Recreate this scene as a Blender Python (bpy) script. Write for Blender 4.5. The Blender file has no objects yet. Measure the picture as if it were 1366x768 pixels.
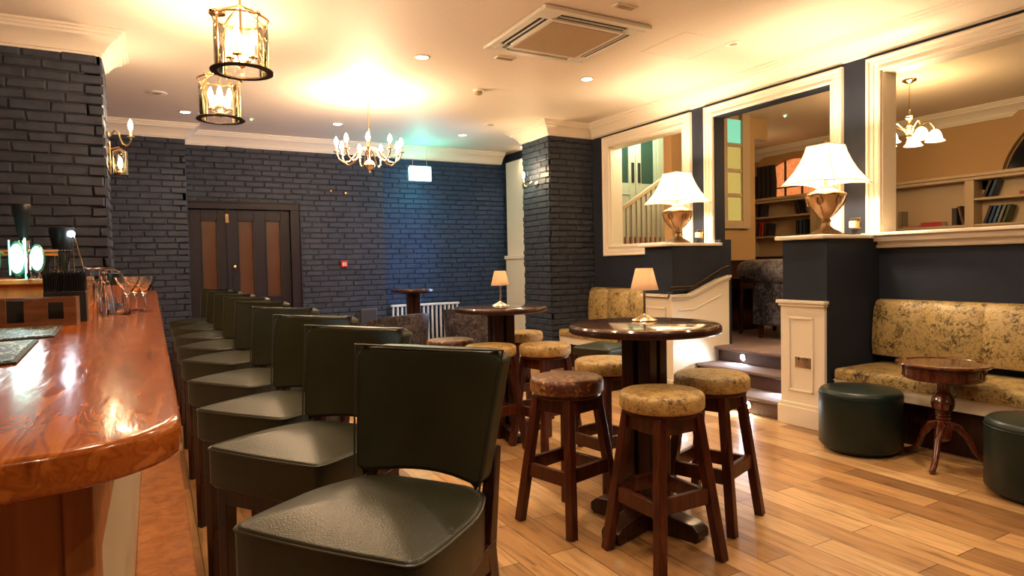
import bpy, bmesh, math, random
from math import sin, cos, pi, radians, sqrt, atan2
from mathutils import Vector, Matrix
random.seed(7)
COL = bpy.context.scene.collection
SC = bpy.context.scene

# ------------------------------------------------------------------ materials
def lin(c):
    return tuple(((v/255)/12.92 if v/255 <= .04045 else ((v/255+.055)/1.055)**2.4) for v in c)
def newmat(name):
    m = bpy.data.materials.new(name); m.use_nodes = True
    nt = m.node_tree; b = nt.nodes['Principled BSDF']
    return m, nt, b
def N(nt, t, **kw):
    n = nt.nodes.new(t)
    for k, v in kw.items():
        if k in n.inputs: n.inputs[k].default_value = v
        else: setattr(n, k, v)
    return n
def L(nt, a, b): nt.links.new(a, b)
def coords(nt, scale=(1, 1, 1), rot=(0, 0, 0)):
    tc = N(nt, 'ShaderNodeTexCoord'); mp = N(nt, 'ShaderNodeMapping')
    mp.inputs['Scale'].default_value = scale; mp.inputs['Rotation'].default_value = rot
    L(nt, tc.outputs['Object'], mp.inputs['Vector']); return mp.outputs['Vector']
def ramp(nt, fac, stops):
    r = N(nt, 'ShaderNodeValToRGB'); e = r.color_ramp.elements
    while len(e) < len(stops): e.new(0.5)
    for i, (p, c) in enumerate(stops):
        e[i].position = p; e[i].color = (*c, 1)
    L(nt, fac, r.inputs['Fac']); return r.outputs['Color']
def bump(nt, b, h, strength=.3, dist=.01):
    n = N(nt, 'ShaderNodeBump'); n.inputs['Strength'].default_value = strength; n.inputs['Distance'].default_value = dist
    L(nt, h, n.inputs['Height']); L(nt, n.outputs['Normal'], b.inputs['Normal'])
def plain(name, c, rough=.5, metal=0, coat=0, noise=0, spec=.5, nscale=30, bstr=0):
    m, nt, b = newmat(name)
    b.inputs['Base Color'].default_value = (*c, 1); b.inputs['Roughness'].default_value = rough
    b.inputs['Metallic'].default_value = metal; b.inputs['Coat Weight'].default_value = coat
    b.inputs['Coat Roughness'].default_value = .1
    b.inputs['Specular IOR Level'].default_value = spec
    n = N(nt, 'ShaderNodeTexNoise', Scale=nscale, Detail=3.0)
    L(nt, coords(nt), n.inputs['Vector'])
    if noise:
        L(nt, ramp(nt, n.outputs['Fac'], [(.3, tuple(v*(1-noise) for v in c)), (.7, tuple(min(1, v*(1+noise)) for v in c))]), b.inputs['Base Color'])
    if bstr: bump(nt, b, n.outputs['Fac'], bstr, .004)
    return m
def emis(name, c, s, base=(.6, .6, .6)):
    m, nt, b = newmat(name)
    b.inputs['Base Color'].default_value = (*base, 1)
    b.inputs['Emission Color'].default_value = (*c, 1); b.inputs['Emission Strength'].default_value = s
    return m
def wood(name, stops, scale=(3, 3, 30), rough=.3, coat=.3, bstr=.05, rot=(0, 0, 0), spec=.25):
    m, nt, b = newmat(name); v = coords(nt, scale, rot)
    n = N(nt, 'ShaderNodeTexNoise', Scale=2.0, Detail=6.0, Distortion=.7); L(nt, v, n.inputs['Vector'])
    L(nt, ramp(nt, n.outputs['Fac'], stops), b.inputs['Base Color'])
    b.inputs['Roughness'].default_value = rough; b.inputs['Coat Weight'].default_value = coat
    b.inputs['Coat Roughness'].default_value = .08; b.inputs['Specular IOR Level'].default_value = spec
    bump(nt, b, n.outputs['Fac'], bstr, .004)
    return m
def glass(name, c=(1, 1, 1), rough=0.0):
    m, nt, b = newmat(name)
    b.inputs['Base Color'].default_value = (*c, 1); b.inputs['Transmission Weight'].default_value = 1
    b.inputs['Roughness'].default_value = rough; b.inputs['IOR'].default_value = 1.45
    return m
def thin_glass(name, c=(1, 1, 1), gloss=.15):
    m = bpy.data.materials.new(name); m.use_nodes = True; nt = m.node_tree; nt.nodes.clear()
    o = N(nt, 'ShaderNodeOutputMaterial'); mx = N(nt, 'ShaderNodeMixShader'); t = N(nt, 'ShaderNodeBsdfTransparent'); g = N(nt, 'ShaderNodeBsdfGlossy')
    t.inputs['Color'].default_value = (*c, 1); g.inputs['Roughness'].default_value = .03
    fr = N(nt, 'ShaderNodeFresnel', IOR=1.5); ad = N(nt, 'ShaderNodeMath', operation='MULTIPLY_ADD')
    ad.inputs[1].default_value = 1.0; ad.inputs[2].default_value = gloss*.3
    L(nt, fr.outputs[0], ad.inputs[0]); L(nt, ad.outputs[0], mx.inputs[0])
    L(nt, t.outputs[0], mx.inputs[1]); L(nt, g.outputs[0], mx.inputs[2]); L(nt, mx.outputs[0], o.inputs['Surface'])
    return m
def velvet(name, dark, mid, light, scale=9, thr=.5, seams=0):  # crush sheen is put into the colour as light and dark patches
    m, nt, b = newmat(name); v = coords(nt)
    n1 = N(nt, 'ShaderNodeTexNoise', Scale=scale, Detail=5.0, Roughness=.65, Distortion=1.2); L(nt, v, n1.inputs['Vector'])
    n2 = N(nt, 'ShaderNodeTexNoise', Scale=scale*.22, Detail=2.0); L(nt, v, n2.inputs['Vector'])
    mth = N(nt, 'ShaderNodeMath', operation='MULTIPLY_ADD'); mth.inputs[1].default_value = .45; 
    L(nt, n2.outputs['Fac'], mth.inputs[0]); L(nt, n1.outputs['Fac'], mth.inputs[2])
    o = thr
    L(nt, ramp(nt, mth.outputs[0], [(o+.02, dark), (o+.10, mid), (o+.26, light), (o+.4, mid)]), b.inputs['Base Color'])
    b.inputs['Roughness'].default_value = .45; b.inputs['Sheen Weight'].default_value = .6
    b.inputs['Sheen Roughness'].default_value = .35; b.inputs['Sheen Tint'].default_value = (*light, 1)
    bump(nt, b, n1.outputs['Fac'], .35, .01)
    return m

CEIL = plain('ceiling_paint', (.80, .70, .59), .6, noise=.02)
CORN = plain('cornice_paint', (.84, .76, .65), .45)
CREAM = plain('cream_wood_paint', (.78, .70, .57), .4)
NAVY = plain('navy_wall_paint', (.022, .027, .042), .6, spec=.15, noise=.08, nscale=6)
BRICK = plain('charcoal_brick_paint', (.040, .046, .068), .5, spec=.22, noise=.22, nscale=14, bstr=.5)
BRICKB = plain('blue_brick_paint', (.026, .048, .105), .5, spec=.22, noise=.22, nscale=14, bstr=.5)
MORT = plain('charcoal_mortar_shaded', (.022, .023, .032), .6)  # same paint as the bricks, darkened to put joint shadow into the colour
MORTB = plain('blue_mortar_shaded', (.014, .026, .058), .6)  # joint shadow put into the colour here as well
TAN = plain('tan_wall_paint', (.42, .25, .10), .6)
TANW = plain('tan_wood_paint', (.46, .33, .20), .5)
BARW = wood('varnished_bar_wood', [(.30, (.20, .045, .006)), (.44, (.40, .105, .016)), (.52, (.30, .070, .010)), (.60, (.46, .13, .022)), (.74, (.50, .16, .03))], (16, 2.0, 16), .17, .25, .3, spec=.25)
BARP = wood('bar_panel_wood', [(.25, (.27, .090, .026)), (.55, (.44, .17, .052)), (.8, (.56, .24, .085))], (10, 10, 1.2), .35, .3, .1)
DARKW = wood('dark_mahogany', [(.3, (.016, .005, .003)), (.55, (.036, .010, .005)), (.8, (.065, .018, .008))], (22, 22, 2), .32, .2, .05)
STOOLW = wood('stool_mahogany', [(.3, (.030, .006, .003)), (.55, (.065, .013, .005)), (.8, (.12, .026, .009))], (22, 22, 2), .35, .15, .05)
TOPW = wood('table_top_wood', [(.3, (.05, .018, .010)), (.55, (.11, .045, .022)), (.8, (.19, .085, .04))], (3, 26, 3), .16, .9, .05)
LEATH = plain('olive_green_leather', (.022, .023, .011), .38, noise=.2, nscale=5, spec=.30)
nt = LEATH.node_tree; _n = N(nt, 'ShaderNodeTexVoronoi', Scale=260.0); L(nt, coords(nt), _n.inputs['Vector']); bump(nt, nt.nodes['Principled BSDF'], _n.outputs['Distance'], .25, .002)
STITCH = plain('leather_piping', (.022, .022, .014), .4)
POUFL = plain('dark_green_leather', (.008, .017, .015), .36, spec=.28, noise=.1, nscale=5)
GOLDV = velvet('gold_crushed_velvet', (.07, .028, .008), (.34, .20, .055), (.58, .40, .155), 85, .565)
REDV = velvet('brown_red_crushed_velvet', (.07, .015, .006), (.16, .048, .014), (.50, .28, .08), 30, .66)
BENV = velvet('gold_bench_velvet', (.018, .012, .006), (.22, .15, .05), (.50, .36, .15), 34, .548)
GREYV = velvet('grey_crushed_velvet', (.008, .007, .010), (.035, .03, .036), (.12, .10, .11), 26, .62)
BRASS = plain('polished_brass', (.85, .60, .30), .18, 1)
CHROME = plain('polished_chrome', (.80, .78, .76), .12, 1)
BRONZE = plain('dark_bronze', (.05, .032, .025), .3, .8)
BLACK = plain('black_plastic', (.012, .012, .013), .3)
BLACKM = plain('matt_black', (.008, .008, .009), .6)
WHITE = plain('white_plastic', (.78, .76, .70), .35)
ACG = plain('grille_beige', (.42, .30, .18), .7, noise=.1, nscale=60)
DOORP = plain('aubergine_door_paint', (.022, .017, .023), .42, spec=.18)
CARP = plain('brown_carpet', (.17, .115, .10), .95, noise=.25, nscale=150, bstr=.5)
GLASS = thin_glass('clear_glass', gloss=.05)
BARG = None
TUMB = glass('drinking_glass')
CANDLE = emis('candle_bulb_glow', (1, .74, .42), 28)
TUBE = plain('candle_tube_ivory', (.85, .75, .55), .4)
DOWN = emis('downlight_glow', (1, .86, .66), 22)
LED = emis('white_led_glow', (.75, .88, 1), 60)
def shade_mat(name, c, s, base):
    m, nt, b = newmat(name); b.inputs['Base Color'].default_value = (*base, 1)
    b.inputs['Roughness'].default_value = .8
    b.inputs['Emission Color'].default_value = (*c, 1); b.inputs['Emission Strength'].default_value = s
    return m
def trans_shade(name, c, s, base, w=.6):
    m = shade_mat(name, c, s, base); nt = m.node_tree; b = nt.nodes['Principled BSDF']; o = nt.nodes['Material Output']
    t = N(nt, 'ShaderNodeBsdfTranslucent'); t.inputs['Color'].default_value = (*base, 1); mx = N(nt, 'ShaderNodeMixShader'); mx.inputs[0].default_value = w
    L(nt, b.outputs[0], mx.inputs[1]); L(nt, t.outputs[0], mx.inputs[2]); L(nt, mx.outputs[0], o.inputs['Surface']); return m
COPPER = trans_shade('lit_copper_shade', (1, .60, .32), .02, (.60, .46, .34), .7)
SHADE = trans_shade('lit_cream_shade', (1, .80, .52), 1.6, (.85, .78, .65))
GSHADE = shade_mat('lit_frosted_glass', (1, .74, .42), 3.0, (.9, .8, .65))

def floor_mat():
    m, nt, b = newmat('oak_plank_floor')
    tc = N(nt, 'ShaderNodeTexCoord'); sp = N(nt, 'ShaderNodeSeparateXYZ'); cb = N(nt, 'ShaderNodeCombineXYZ')
    L(nt, tc.outputs['Object'], sp.inputs[0]); L(nt, sp.outputs['Y'], cb.inputs['X']); L(nt, sp.outputs['X'], cb.inputs['Y'])
    br = N(nt, 'ShaderNodeTexBrick'); br.offset = .41; br.offset_frequency = 2; br.squash = 1
    for k, v in {'Scale': 1, 'Mortar Size': .0022, 'Mortar Smooth': .1, 'Brick Width': .95, 'Row Height': .1525, 'Bias': 0}.items(): br.inputs[k].default_value = v
    br.inputs['Color1'].default_value = (0, 0, 0, 1); br.inputs['Color2'].default_value = (1, 1, 1, 1); br.inputs['Mortar'].default_value = (.5, .5, .5, 1)
    L(nt, cb.outputs[0], br.inputs['Vector'])
    base = ramp(nt, br.outputs['Color'], [(0, (.24, .125, .052)), (.25, (.40, .215, .085)), (.6, (.52, .30, .125)), (1, (.66, .43, .21))])
    mp = N(nt, 'ShaderNodeMapping'); mp.inputs['Scale'].default_value = (1.6, 16, 1); L(nt, cb.outputs[0], mp.inputs['Vector'])
    n = N(nt, 'ShaderNodeTexNoise', Scale=2.2, Detail=7.0, Distortion=.8); L(nt, mp.outputs[0], n.inputs['Vector'])
    g = ramp(nt, n.outputs['Fac'], [(.25, (.42, .36, .30)), (.45, (.88, .84, .80)), (.6, (1.0, .98, .94)), (.75, (1.2, 1.2, 1.22))])
    mx = N(nt, 'ShaderNodeMix', data_type='RGBA', blend_type='MULTIPLY'); mx.inputs[0].default_value = 1
    L(nt, base, mx.inputs[6]); L(nt, g, mx.inputs[7])
    mm = N(nt, 'ShaderNodeMix', data_type='RGBA'); L(nt, br.outputs['Fac'], mm.inputs[0]); L(nt, mx.outputs[2], mm.inputs[6]); mm.inputs[7].default_value = (.05, .025, .012, 1)
    L(nt, mm.outputs[2], b.inputs['Base Color'])
    b.inputs['Roughness'].default_value = .3; b.inputs['Coat Weight'].default_value = .15
    bump(nt, b, n.outputs['Fac'], .08, .003)
    return m
FLOOR = floor_mat()

# ------------------------------------------------------------------ mesh helpers
class MB:
    def __init__(s): s.v = []; s.f = []; s.m = []; s.cm = 0
    def add(s, vs, fs):
        o = len(s.v); s.v += [tuple(p) for p in vs]
        for f in fs: s.f.append(tuple(i+o for i in f)); s.m.append(s.cm)
        return s
    def box(s, x0, x1, y0, y1, z0, z1):
        return s.hexa([(x0, y0, z0), (x1, y0, z0), (x1, y1, z0), (x0, y1, z0), (x0, y0, z1), (x1, y0, z1), (x1, y1, z1), (x0, y1, z1)])
    def hexa(s, p):
        return s.add(p, [(3, 2, 1, 0), (4, 5, 6, 7), (0, 1, 5, 4), (1, 2, 6, 5), (2, 3, 7, 6), (3, 0, 4, 7)])
    def bar(s, a, b, w, d, w2=None, d2=None, up=(0, 0, 1), side=None):
        a = Vector(a); b = Vector(b); t = (b-a).normalized()
        if side is None:
            u = Vector(up)
            if abs(t.dot(u)) > .95: u = Vector((0, 1, 0))
            sx = t.cross(u).normalized()
        else: sx = (Vector(side)-t*t.dot(Vector(side))).normalized()
        sy = sx.cross(t).normalized(); w2 = w if w2 is None else w2; d2 = d if d2 is None else d2
        p = []
        for c, ww, dd in ((a, w, d), (b, w2, d2)):
            for i, j in ((-1, -1), (1, -1), (1, 1), (-1, 1)): p.append(c+sx*i*ww/2+sy*j*dd/2)
        return s.add(p, [(0, 1, 2, 3), (7, 6, 5, 4), (4, 5, 1, 0), (5, 6, 2, 1), (6, 7, 3, 2), (7, 4, 0, 3)])
    def lathe(s, prof, c=(0, 0, 0), n=24, sx=1, sy=1, rot=0, flute=0, cap=True):
        vs = []; fs = []
        for r, z in prof:
            for k in range(n):
                a = 2*pi*k/n+rot
                rr = r*(1+flute*(k % 2))
                vs.append((c[0]+rr*cos(a)*sx, c[1]+rr*sin(a)*sy, c[2]+z))
        for i in range(len(prof)-1):
            for k in range(n):
                k2 = (k+1) % n; fs.append((i*n+k, i*n+k2, (i+1)*n+k2, (i+1)*n+k))
        if cap:
            if prof[0][0] > 1e-5: fs.append(tuple(range(n-1, -1, -1)))
            if prof[-1][0] > 1e-5: fs.append(tuple((len(prof)-1)*n+k for k in range(n)))
        return s.add(vs, fs)
    def tube(s, pts, r, n=8, closed=False, cap=True):
        pts = [Vector(p) for p in pts]; m = len(pts); vs = []; fs = []
        rs = r if isinstance(r, (list, tuple)) else [r]*m
        ref = None
        for i, p in enumerate(pts):
            if closed: t = pts[(i+1) % m]-pts[i-1]
            else: t = pts[min(i+1, m-1)]-pts[max(i-1, 0)]
            t.normalize()
            if ref is None: ref = Vector((0, 0, 1)) if abs(t.z) < .9 else Vector((1, 0, 0))
            u = ref-t*ref.dot(t)
            if u.length < 1e-4: u = Vector((1, 0, 0))-t*t.x
            u.normalize(); ref = u; w = t.cross(u)
            for k in range(n):
                a = 2*pi*k/n; vs.append(p+u*cos(a)*rs[i]+w*sin(a)*rs[i])
        for i in range(m if closed else m-1):
            j = (i+1) % m
            for k in range(n):
                k2 = (k+1) % n; fs.append((i*n+k, j*n+k, j*n+k2, i*n+k2))
        if not closed and cap:
            fs.append(tuple(range(n))); fs.append(tuple((m-1)*n+k for k in range(n-1, -1, -1)))
        return s.add(vs, fs)
    def prism(s, poly, z0, z1):
        n = len(poly)
        return s.add([(x, y, z0) for x, y in poly]+[(x, y, z1) for x, y in poly],
                     [tuple(range(n-1, -1, -1)), tuple(range(n, 2*n))]+[(i, (i+1) % n, n+(i+1) % n, n+i) for i in range(n)])
    def rings(s, rings, cap0=True, cap1=True):
        n = len(rings[0]); vs = [p for r in rings for p in r]; fs = []
        for i in range(len(rings)-1):
            for k in range(n):
                k2 = (k+1) % n; fs.append((i*n+k, i*n+k2, (i+1)*n+k2, (i+1)*n+k))
        if cap0: fs.append(tuple(range(n-1, -1, -1)))
        if cap1: fs.append(tuple((len(rings)-1)*n+k for k in range(n)))
        return s.add(vs, fs)
    def sphere(s, c, r, n=12, sz=1):
        prof = [(max(0, r*sin(pi*i/8)), -r*sz*cos(pi*i/8)) for i in range(9)]
        prof[0] = (.0001*r, prof[0][1]); prof[-1] = (.0001*r, prof[-1][1])
        return s.lathe(prof, c, n)
    def build(s, name, mats, parent=None, loc=None, rot=None, bev=0, seg=2, smooth=True, ang=38):
        me = bpy.data.meshes.new(name); me.from_pydata(s.v, [], s.f); me.update()
        mats = mats if isinstance(mats, (list, tuple)) else [mats]
        for m in mats: me.materials.append(m)
        if len(mats) > 1: me.polygons.foreach_set('material_index', s.m)
        bm = bmesh.new(); bm.from_mesh(me); bmesh.ops.recalc_face_normals(bm, faces=bm.faces); bm.to_mesh(me); bm.free()
        if smooth:
            me.polygons.foreach_set('use_smooth', [True]*len(me.polygons)); me.set_sharp_from_angle(angle=radians(ang))
        o = bpy.data.objects.new(name, me); COL.objects.link(o)
        if loc: o.location = loc
        if rot: o.rotation_euler = rot
        if parent: o.parent = parent
        if bev:
            b = o.modifiers.new('Bevel', 'BEVEL'); b.width = bev; b.segments = seg; b.limit_method = 'ANGLE'; b.angle_limit = radians(40)
            b.harden_normals = False
        return o
def tag(o, label=None, cat=None, group=None, kind=None):
    if label: o['label'] = label
    if cat: o['category'] = cat
    if group: o['group'] = group
    if kind: o['kind'] = kind
    return o
def thing(name, label, cat, loc=(0, 0, 0), rz=0, group=None):
    o = bpy.data.objects.new(name, None); COL.objects.link(o); o.location = loc; o.rotation_euler = (0, 0, rz)
    o.empty_display_size = .1
    return tag(o, label, cat, group)
def kids(o): return [c for c in bpy.data.objects if c.parent == o]
def copy_tree(o, parent=None):
    c = o.copy(); COL.objects.link(c); c.parent = parent
    for ch in kids(o): copy_tree(ch, c)
    return c
def dup(o, loc, rz, label=None, group=None):
    c = copy_tree(o); c.location = loc; c.rotation_euler = (0, 0, rz)
    if label: c['label'] = label
    if group: c['group'] = group
    return c
def struct(mb, name, mat, **kw): return tag(mb.build(name, mat, **kw), kind='structure')
def part(mb, name, mat, parent, label=None, **kw):
    o = mb.build(name, mat, parent, **kw)
    if label: o['label'] = label
    return o
def point(loc, w, c=(1, .70, .43), r=.04):
    d = bpy.data.lights.new('lamp_light', 'POINT'); d.energy = w; d.color = c; d.shadow_soft_size = r
    o = bpy.data.objects.new('lamp_light', d); o.location = loc; COL.objects.link(o); return o
def spot(loc, w, c=(1, .74, .48), ang=120, rot=(0, 0, 0), r=.04, blend=.8):
    d = bpy.data.lights.new('spot_light', 'SPOT'); d.energy = w; d.color = c; d.spot_size = radians(ang); d.spot_blend = blend; d.shadow_soft_size = r
    o = bpy.data.objects.new('spot_light', d); o.location = loc; o.rotation_euler = rot; COL.objects.link(o); return o
def area(loc, w, c, sx, sy, rot):
    d = bpy.data.lights.new('added_blue_light', 'AREA'); d.energy = w; d.color = c; d.shape = 'RECTANGLE'; d.size = sx; d.size_y = sy
    o = bpy.data.objects.new('added_blue_light', d); o.location = loc; o.rotation_euler = rot; COL.objects.link(o); return o
def rrect(w, d, r, n=6, cx=0, cy=0, taper=0):
    pts = []
    for sx, sy, a0 in ((1, -1, -pi/2), (1, 1, 0), (-1, 1, pi/2), (-1, -1, pi)):
        ww = w*(1-taper) if sy > 0 else w
        for k in range(n+1):
            a = a0+pi/2*k/n
            pts.append((cx+sx*(ww/2-r)+r*cos(a), cy+sy*(d/2-r)+r*sin(a)))
    return pts
def cushion(outline, z0, z1, edge=.02, dome=.03, seg=4, under=.01):
    cx = sum(p[0] for p in outline)/len(outline); cy = sum(p[1] for p in outline)/len(outline)
    R = max(math.hypot(x-cx, y-cy) for x, y in outline)
    def ring(s, z): return [(cx+(x-cx)*s, cy+(y-cy)*s, z) for x, y in outline]
    rs = [ring(1-under/R, z0), ring(1, z0+under)]
    for k in range(seg+1):
        a = pi/2*k/seg; rs.append(ring(1-edge/R*(1-cos(a)), z1-edge+edge*sin(a)))
    s0 = 1-edge/R
    for k in range(1, 7):
        t = k/6.5; rs.append(ring(s0*(1-t), z1+dome*sin(min(1, t*1.15)*pi/2)))
    return MB().rings(rs)

# ------------------------------------------------------------------ room shell
CZ = 3.10
struct(MB().box(-3, 5.26, -3, 9.5, -.1, 0), 'floor', FLOOR, smooth=False)
struct(MB().box(-3.1, 5.30, -3.1, 9.6, CZ, CZ+.1), 'ceiling', CEIL, smooth=False)
struct(MB().box(-3.1, -3, -3, 9.5, 0, CZ), 'wall_left', NAVY, smooth=False)
struct(MB().box(-3.1, 5.30, -3.1, -3, 0, CZ), 'wall_front', NAVY, smooth=False)

def bricks(mb, p0, u, length, z0, z1, holes=(), row=.0755, bl=.24, seed=1, ph=0):
    """painted bricks standing proud of a mortar bed; normal is to the right of u"""
    rnd = random.Random(seed); u = Vector((*u, 0)).normalized(); n = Vector((u.y, -u.x, 0)); p0 = Vector((*p0, 0))
    def P(a, z, d): return p0+u*a+n*d+Vector((0, 0, z))
    mb.cm = 1
    if not holes: rects = [(0, length, z0, z1)]
    else:
        h = holes[0]; rects = [(0, h[0], z0, z1), (h[1], length, z0, z1), (h[0], h[1], h[3], z1)]
    for a, b, c, d in rects:
        if b-a < .01: continue
        mb.add([P(a, c, 0), P(b, c, 0), P(b, d, 0), P(a, d, 0), P(a, c, -.1), P(b, c, -.1), P(b, d, -.1), P(a, d, -.1)],
               [(0, 1, 2, 3), (7, 6, 5, 4), (0, 4, 5, 1), (1, 5, 6, 2), (2, 6, 7, 3), (3, 7, 4, 0)])
    mb.cm = 0
    z = z0; i = 0
    while z < z1-.02:
        zt = min(z+row, z1); a = -(.5 if i % 2 else 0)*bl-ph+rnd.uniform(-.02, .02)
        while a < length:
            w = bl*rnd.uniform(.93, 1.07); a0 = max(0, a); a1 = min(length, a+w)
            cuts = [(a0, a1)]
            for h in holes:
                if h[2] < zt-.02 and h[3] > z+.02:
                    new = []
                    for c0, c1 in cuts:
                        if c1 <= h[0] or c0 >= h[1]: new.append((c0, c1)); continue
                        if c0 < h[0]: new.append((c0, h[0]))
                        if c1 > h[1]: new.append((h[1], c1))
                    cuts = new
            for c0, c1 in cuts:
                if c1-c0 < .03: continue
                g = .003; dp = .012+rnd.uniform(-.003, .004)
                j = lambda s=.004: rnd.uniform(-s, s)
                l = .0 if c0 == 0 else g; r = .0 if c1 == length else g
                bs = [P(c0+l+j()*(l > 0), z+g+j(), 0), P(c1-r+j()*(r > 0), z+g+j(), 0), P(c1-r+j()*(r > 0), zt-g+j(), 0), P(c0+l+j()*(l > 0), zt-g+j(), 0)]
                ft = []
                for q, (da, dz) in zip(bs, ((1, 1), (-1, 1), (-1, -1), (1, -1))):
                    e = .007+rnd.uniform(0, .005)
                    la = 0 if (da > 0 and l == 0) or (da < 0 and r == 0) else e
                    ft.append(q+u*da*la+Vector((0, 0, dz*e))+n*(dp+j(.002)))
                mb.add(bs+ft, [(4, 5, 6, 7), (0, 1, 5, 4), (1, 2, 6, 5), (2, 3, 7, 6), (3, 0, 4, 7)])
            a += w
        z += row; i += 1
    return mb
DX0, DX1, DTOP = .12, 1.70, 2.12
bk = bricks(MB(), (.386, 9.26), (1, 0), 2.62, 0, CZ, holes=[(0, DX1+.06-.386, 0, DTOP+.06)], seed=3)
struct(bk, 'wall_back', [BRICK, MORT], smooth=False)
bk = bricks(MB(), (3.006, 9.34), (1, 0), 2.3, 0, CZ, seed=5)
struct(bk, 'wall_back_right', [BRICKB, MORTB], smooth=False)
bk = bricks(MB(), (-1.2, 8.9), (1, 0), 1.586, 0, CZ, seed=8); bricks(bk, (.386, 8.9), (0, 1), .36, 0, CZ, seed=9)
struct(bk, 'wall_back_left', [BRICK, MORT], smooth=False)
bk = bricks(MB(), (-1.6, 5.755), (1, 0), 1.31, 0, CZ, seed=11, ph=.1)
bricks(bk, (-.29, 5.755), (0, 1), .5, 0, CZ, seed=12); bricks(bk, (-.29, 6.255), (-1, 0), 1.31, 0, CZ, seed=13)
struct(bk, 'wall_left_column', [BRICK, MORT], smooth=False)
bk = bricks(MB(), (4.436, 6.965), (1, 0), .675, 0, CZ, seed=15)
bricks(bk, (4.436, 7.63), (0, -1), .665, 0, CZ, seed=16, bl=.235)
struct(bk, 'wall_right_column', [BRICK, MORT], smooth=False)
# closing walls out of sight
struct(MB().box(-3, -1.2, 9.0, 9.1, 0, CZ).box(-.1, .39, 9.36, 9.42, 0, CZ), 'wall_back_corner', NAVY, smooth=False)
# right wall pieces
wr = MB()
X0, X1 = 5.11, 5.262
for a, b, c, d in ((6.585, 7.75, 0, CZ), (8.50, 9.5, 0, CZ), (7.75, 8.50, 0, .9), (7.75, 8.50, 2.3, CZ), (-3, 6.585, 2.79, CZ), (4.78, 6.585, 0, 1.53), (4.86, 5.30, 1.53, 2.79),
                   (3.10, 3.53, 0, 2.79), (.6, 3.10, 0, 1.50), (-3, .6, 0, 2.79)):
    wr.box(X0, X1, a, b, c, d)
struct(wr, 'wall_right', NAVY, smooth=False)
# piers flanking the steps
for nm, ya, yb in (('wall_pier_near', 3.119, 3.51), ('wall_pier_far', 4.78, 5.184)):
    struct(MB().box(4.45, X0, ya, yb, 0, 1.466), nm, NAVY, smooth=False)
    struct(MB().box(4.375, X0+.01, ya-.02, yb+.02, 1.466, 1.497), 'trim_'+('1' if 'near' in nm else '2'), CORN, bev=.008)

# dado panelling
def panel_ring(mb, p, u, n, a0, a1, z0, z1, w=.018, d=.012):
    """raised picture-frame moulding on a plane"""
    p = Vector(p); u = Vector(u); n = Vector(n); Z = Vector((0, 0, 1))
    def q(a, z, k): return p+u*a+Z*z+n*k
    for (A, B, C, D) in ((a0, a1, z0, z0+w), (a0, a1, z1-w, z1), (a0, a0+w, z0, z1), (a1-w, a1, z0, z1)):
        mb.hexa([q(A, C, 0), q(B, C, 0), q(B, C, d), q(A, C, d), q(A, D, 0), q(B, D, 0), q(B, D, d), q(A, D, d)])
d1 = MB().box(4.42, 4.45, 3.119, 3.51, 0, .955).box(4.395, 4.45, 3.105, 3.525, 0, .15).box(4.408, 4.45, 3.11, 3.52, .15, .18)
d1.box(4.385, 4.45, 3.10, 3.53, .968, .992).box(4.40, 4.45, 3.11, 3.52, .945, .968)
panel_ring(d1, (4.42, 3.51, 0), (0, -1, 0), (-1, 0, 0), .075, .30, .27, .86)
struct(d1, 'trim_3', CREAM, bev=.004)
d2 = MB().box(4.42, 4.45, 4.78, 5.184, 0, .955).box(4.395, 4.45, 4.75, 5.19, 0, .15).box(4.385, 4.45, 4.75, 5.19, .965, .992)
panel_ring(d2, (4.42, 5.184, 0), (0, -1, 0), (-1, 0, 0), .05, .34, .27, .86)
# sloping side panel beside the steps
def slab(mb, pts, y0, y1):
    n = len(pts)
    mb.add([(x, y0, z) for x, z in pts]+[(x, y1, z) for x, z in pts], [tuple(range(n)), tuple(range(2*n-1, n-1, -1))]+[(i, n+i, n+(i+1) % n, (i+1) % n) for i in range(n)])
slab(d2, [(4.42, 0), (5.20, 0), (5.20, 1.12), (5.02, 1.095), (4.64, .955), (4.42, .955)], 4.755, 4.78)
slab(d2, [(4.385, .965), (4.645, .965), (5.04, 1.10), (5.21, 1.14), (5.21, 1.166), (5.03, 1.13), (4.635, .992), (4.385, .992)], 4.725, 4.782)
slab(d2, [(4.395, .94), (4.65, .94), (5.05, 1.075), (5.205, 1.115), (5.205, 1.14), (5.04, 1.10), (4.645, .965), (4.395, .965)], 4.74, 4.782)
slab(d2, [(4.50, .83), (4.70, .83), (5.08, .955), (5.08, .967), (4.70, .842), (4.50, .842)], 4.745, 4.757)
struct(d2, 'trim_4', CREAM, bev=.003)

# steps and upper floor
st = MB()
for k in range(3): st.box(4.44+.30*k, 5.30, 3.51, 4.755, .15*k if k else 0, .15*(k+1)-.03)
struct(st, 'stairs', plain('dark_riser_wood', (.085, .040, .030), .35), bev=.004)
st = MB()
for k in range(2): st.box(4.41+.30*k, 5.30, 3.512, 4.753, .15*(k+1)-.03, .15*(k+1))
st.box(5.00, 5.45, 3.512, 4.753, .42, .45); st.box(4.97, 5.005, 3.53, 4.753, .415, .448)
struct(st, 'stair_carpet', CARP, bev=.012, seg=3)
struct(MB().box(5.262, 9.2, -1.5, 5.65, .35, .449), 'floor_upper', CARP, smooth=False)
struct(MB().box(5.262, 9.2, 5.65, 8.2, .35, .449), 'floor_alcove', CARP, smooth=False)

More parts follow.
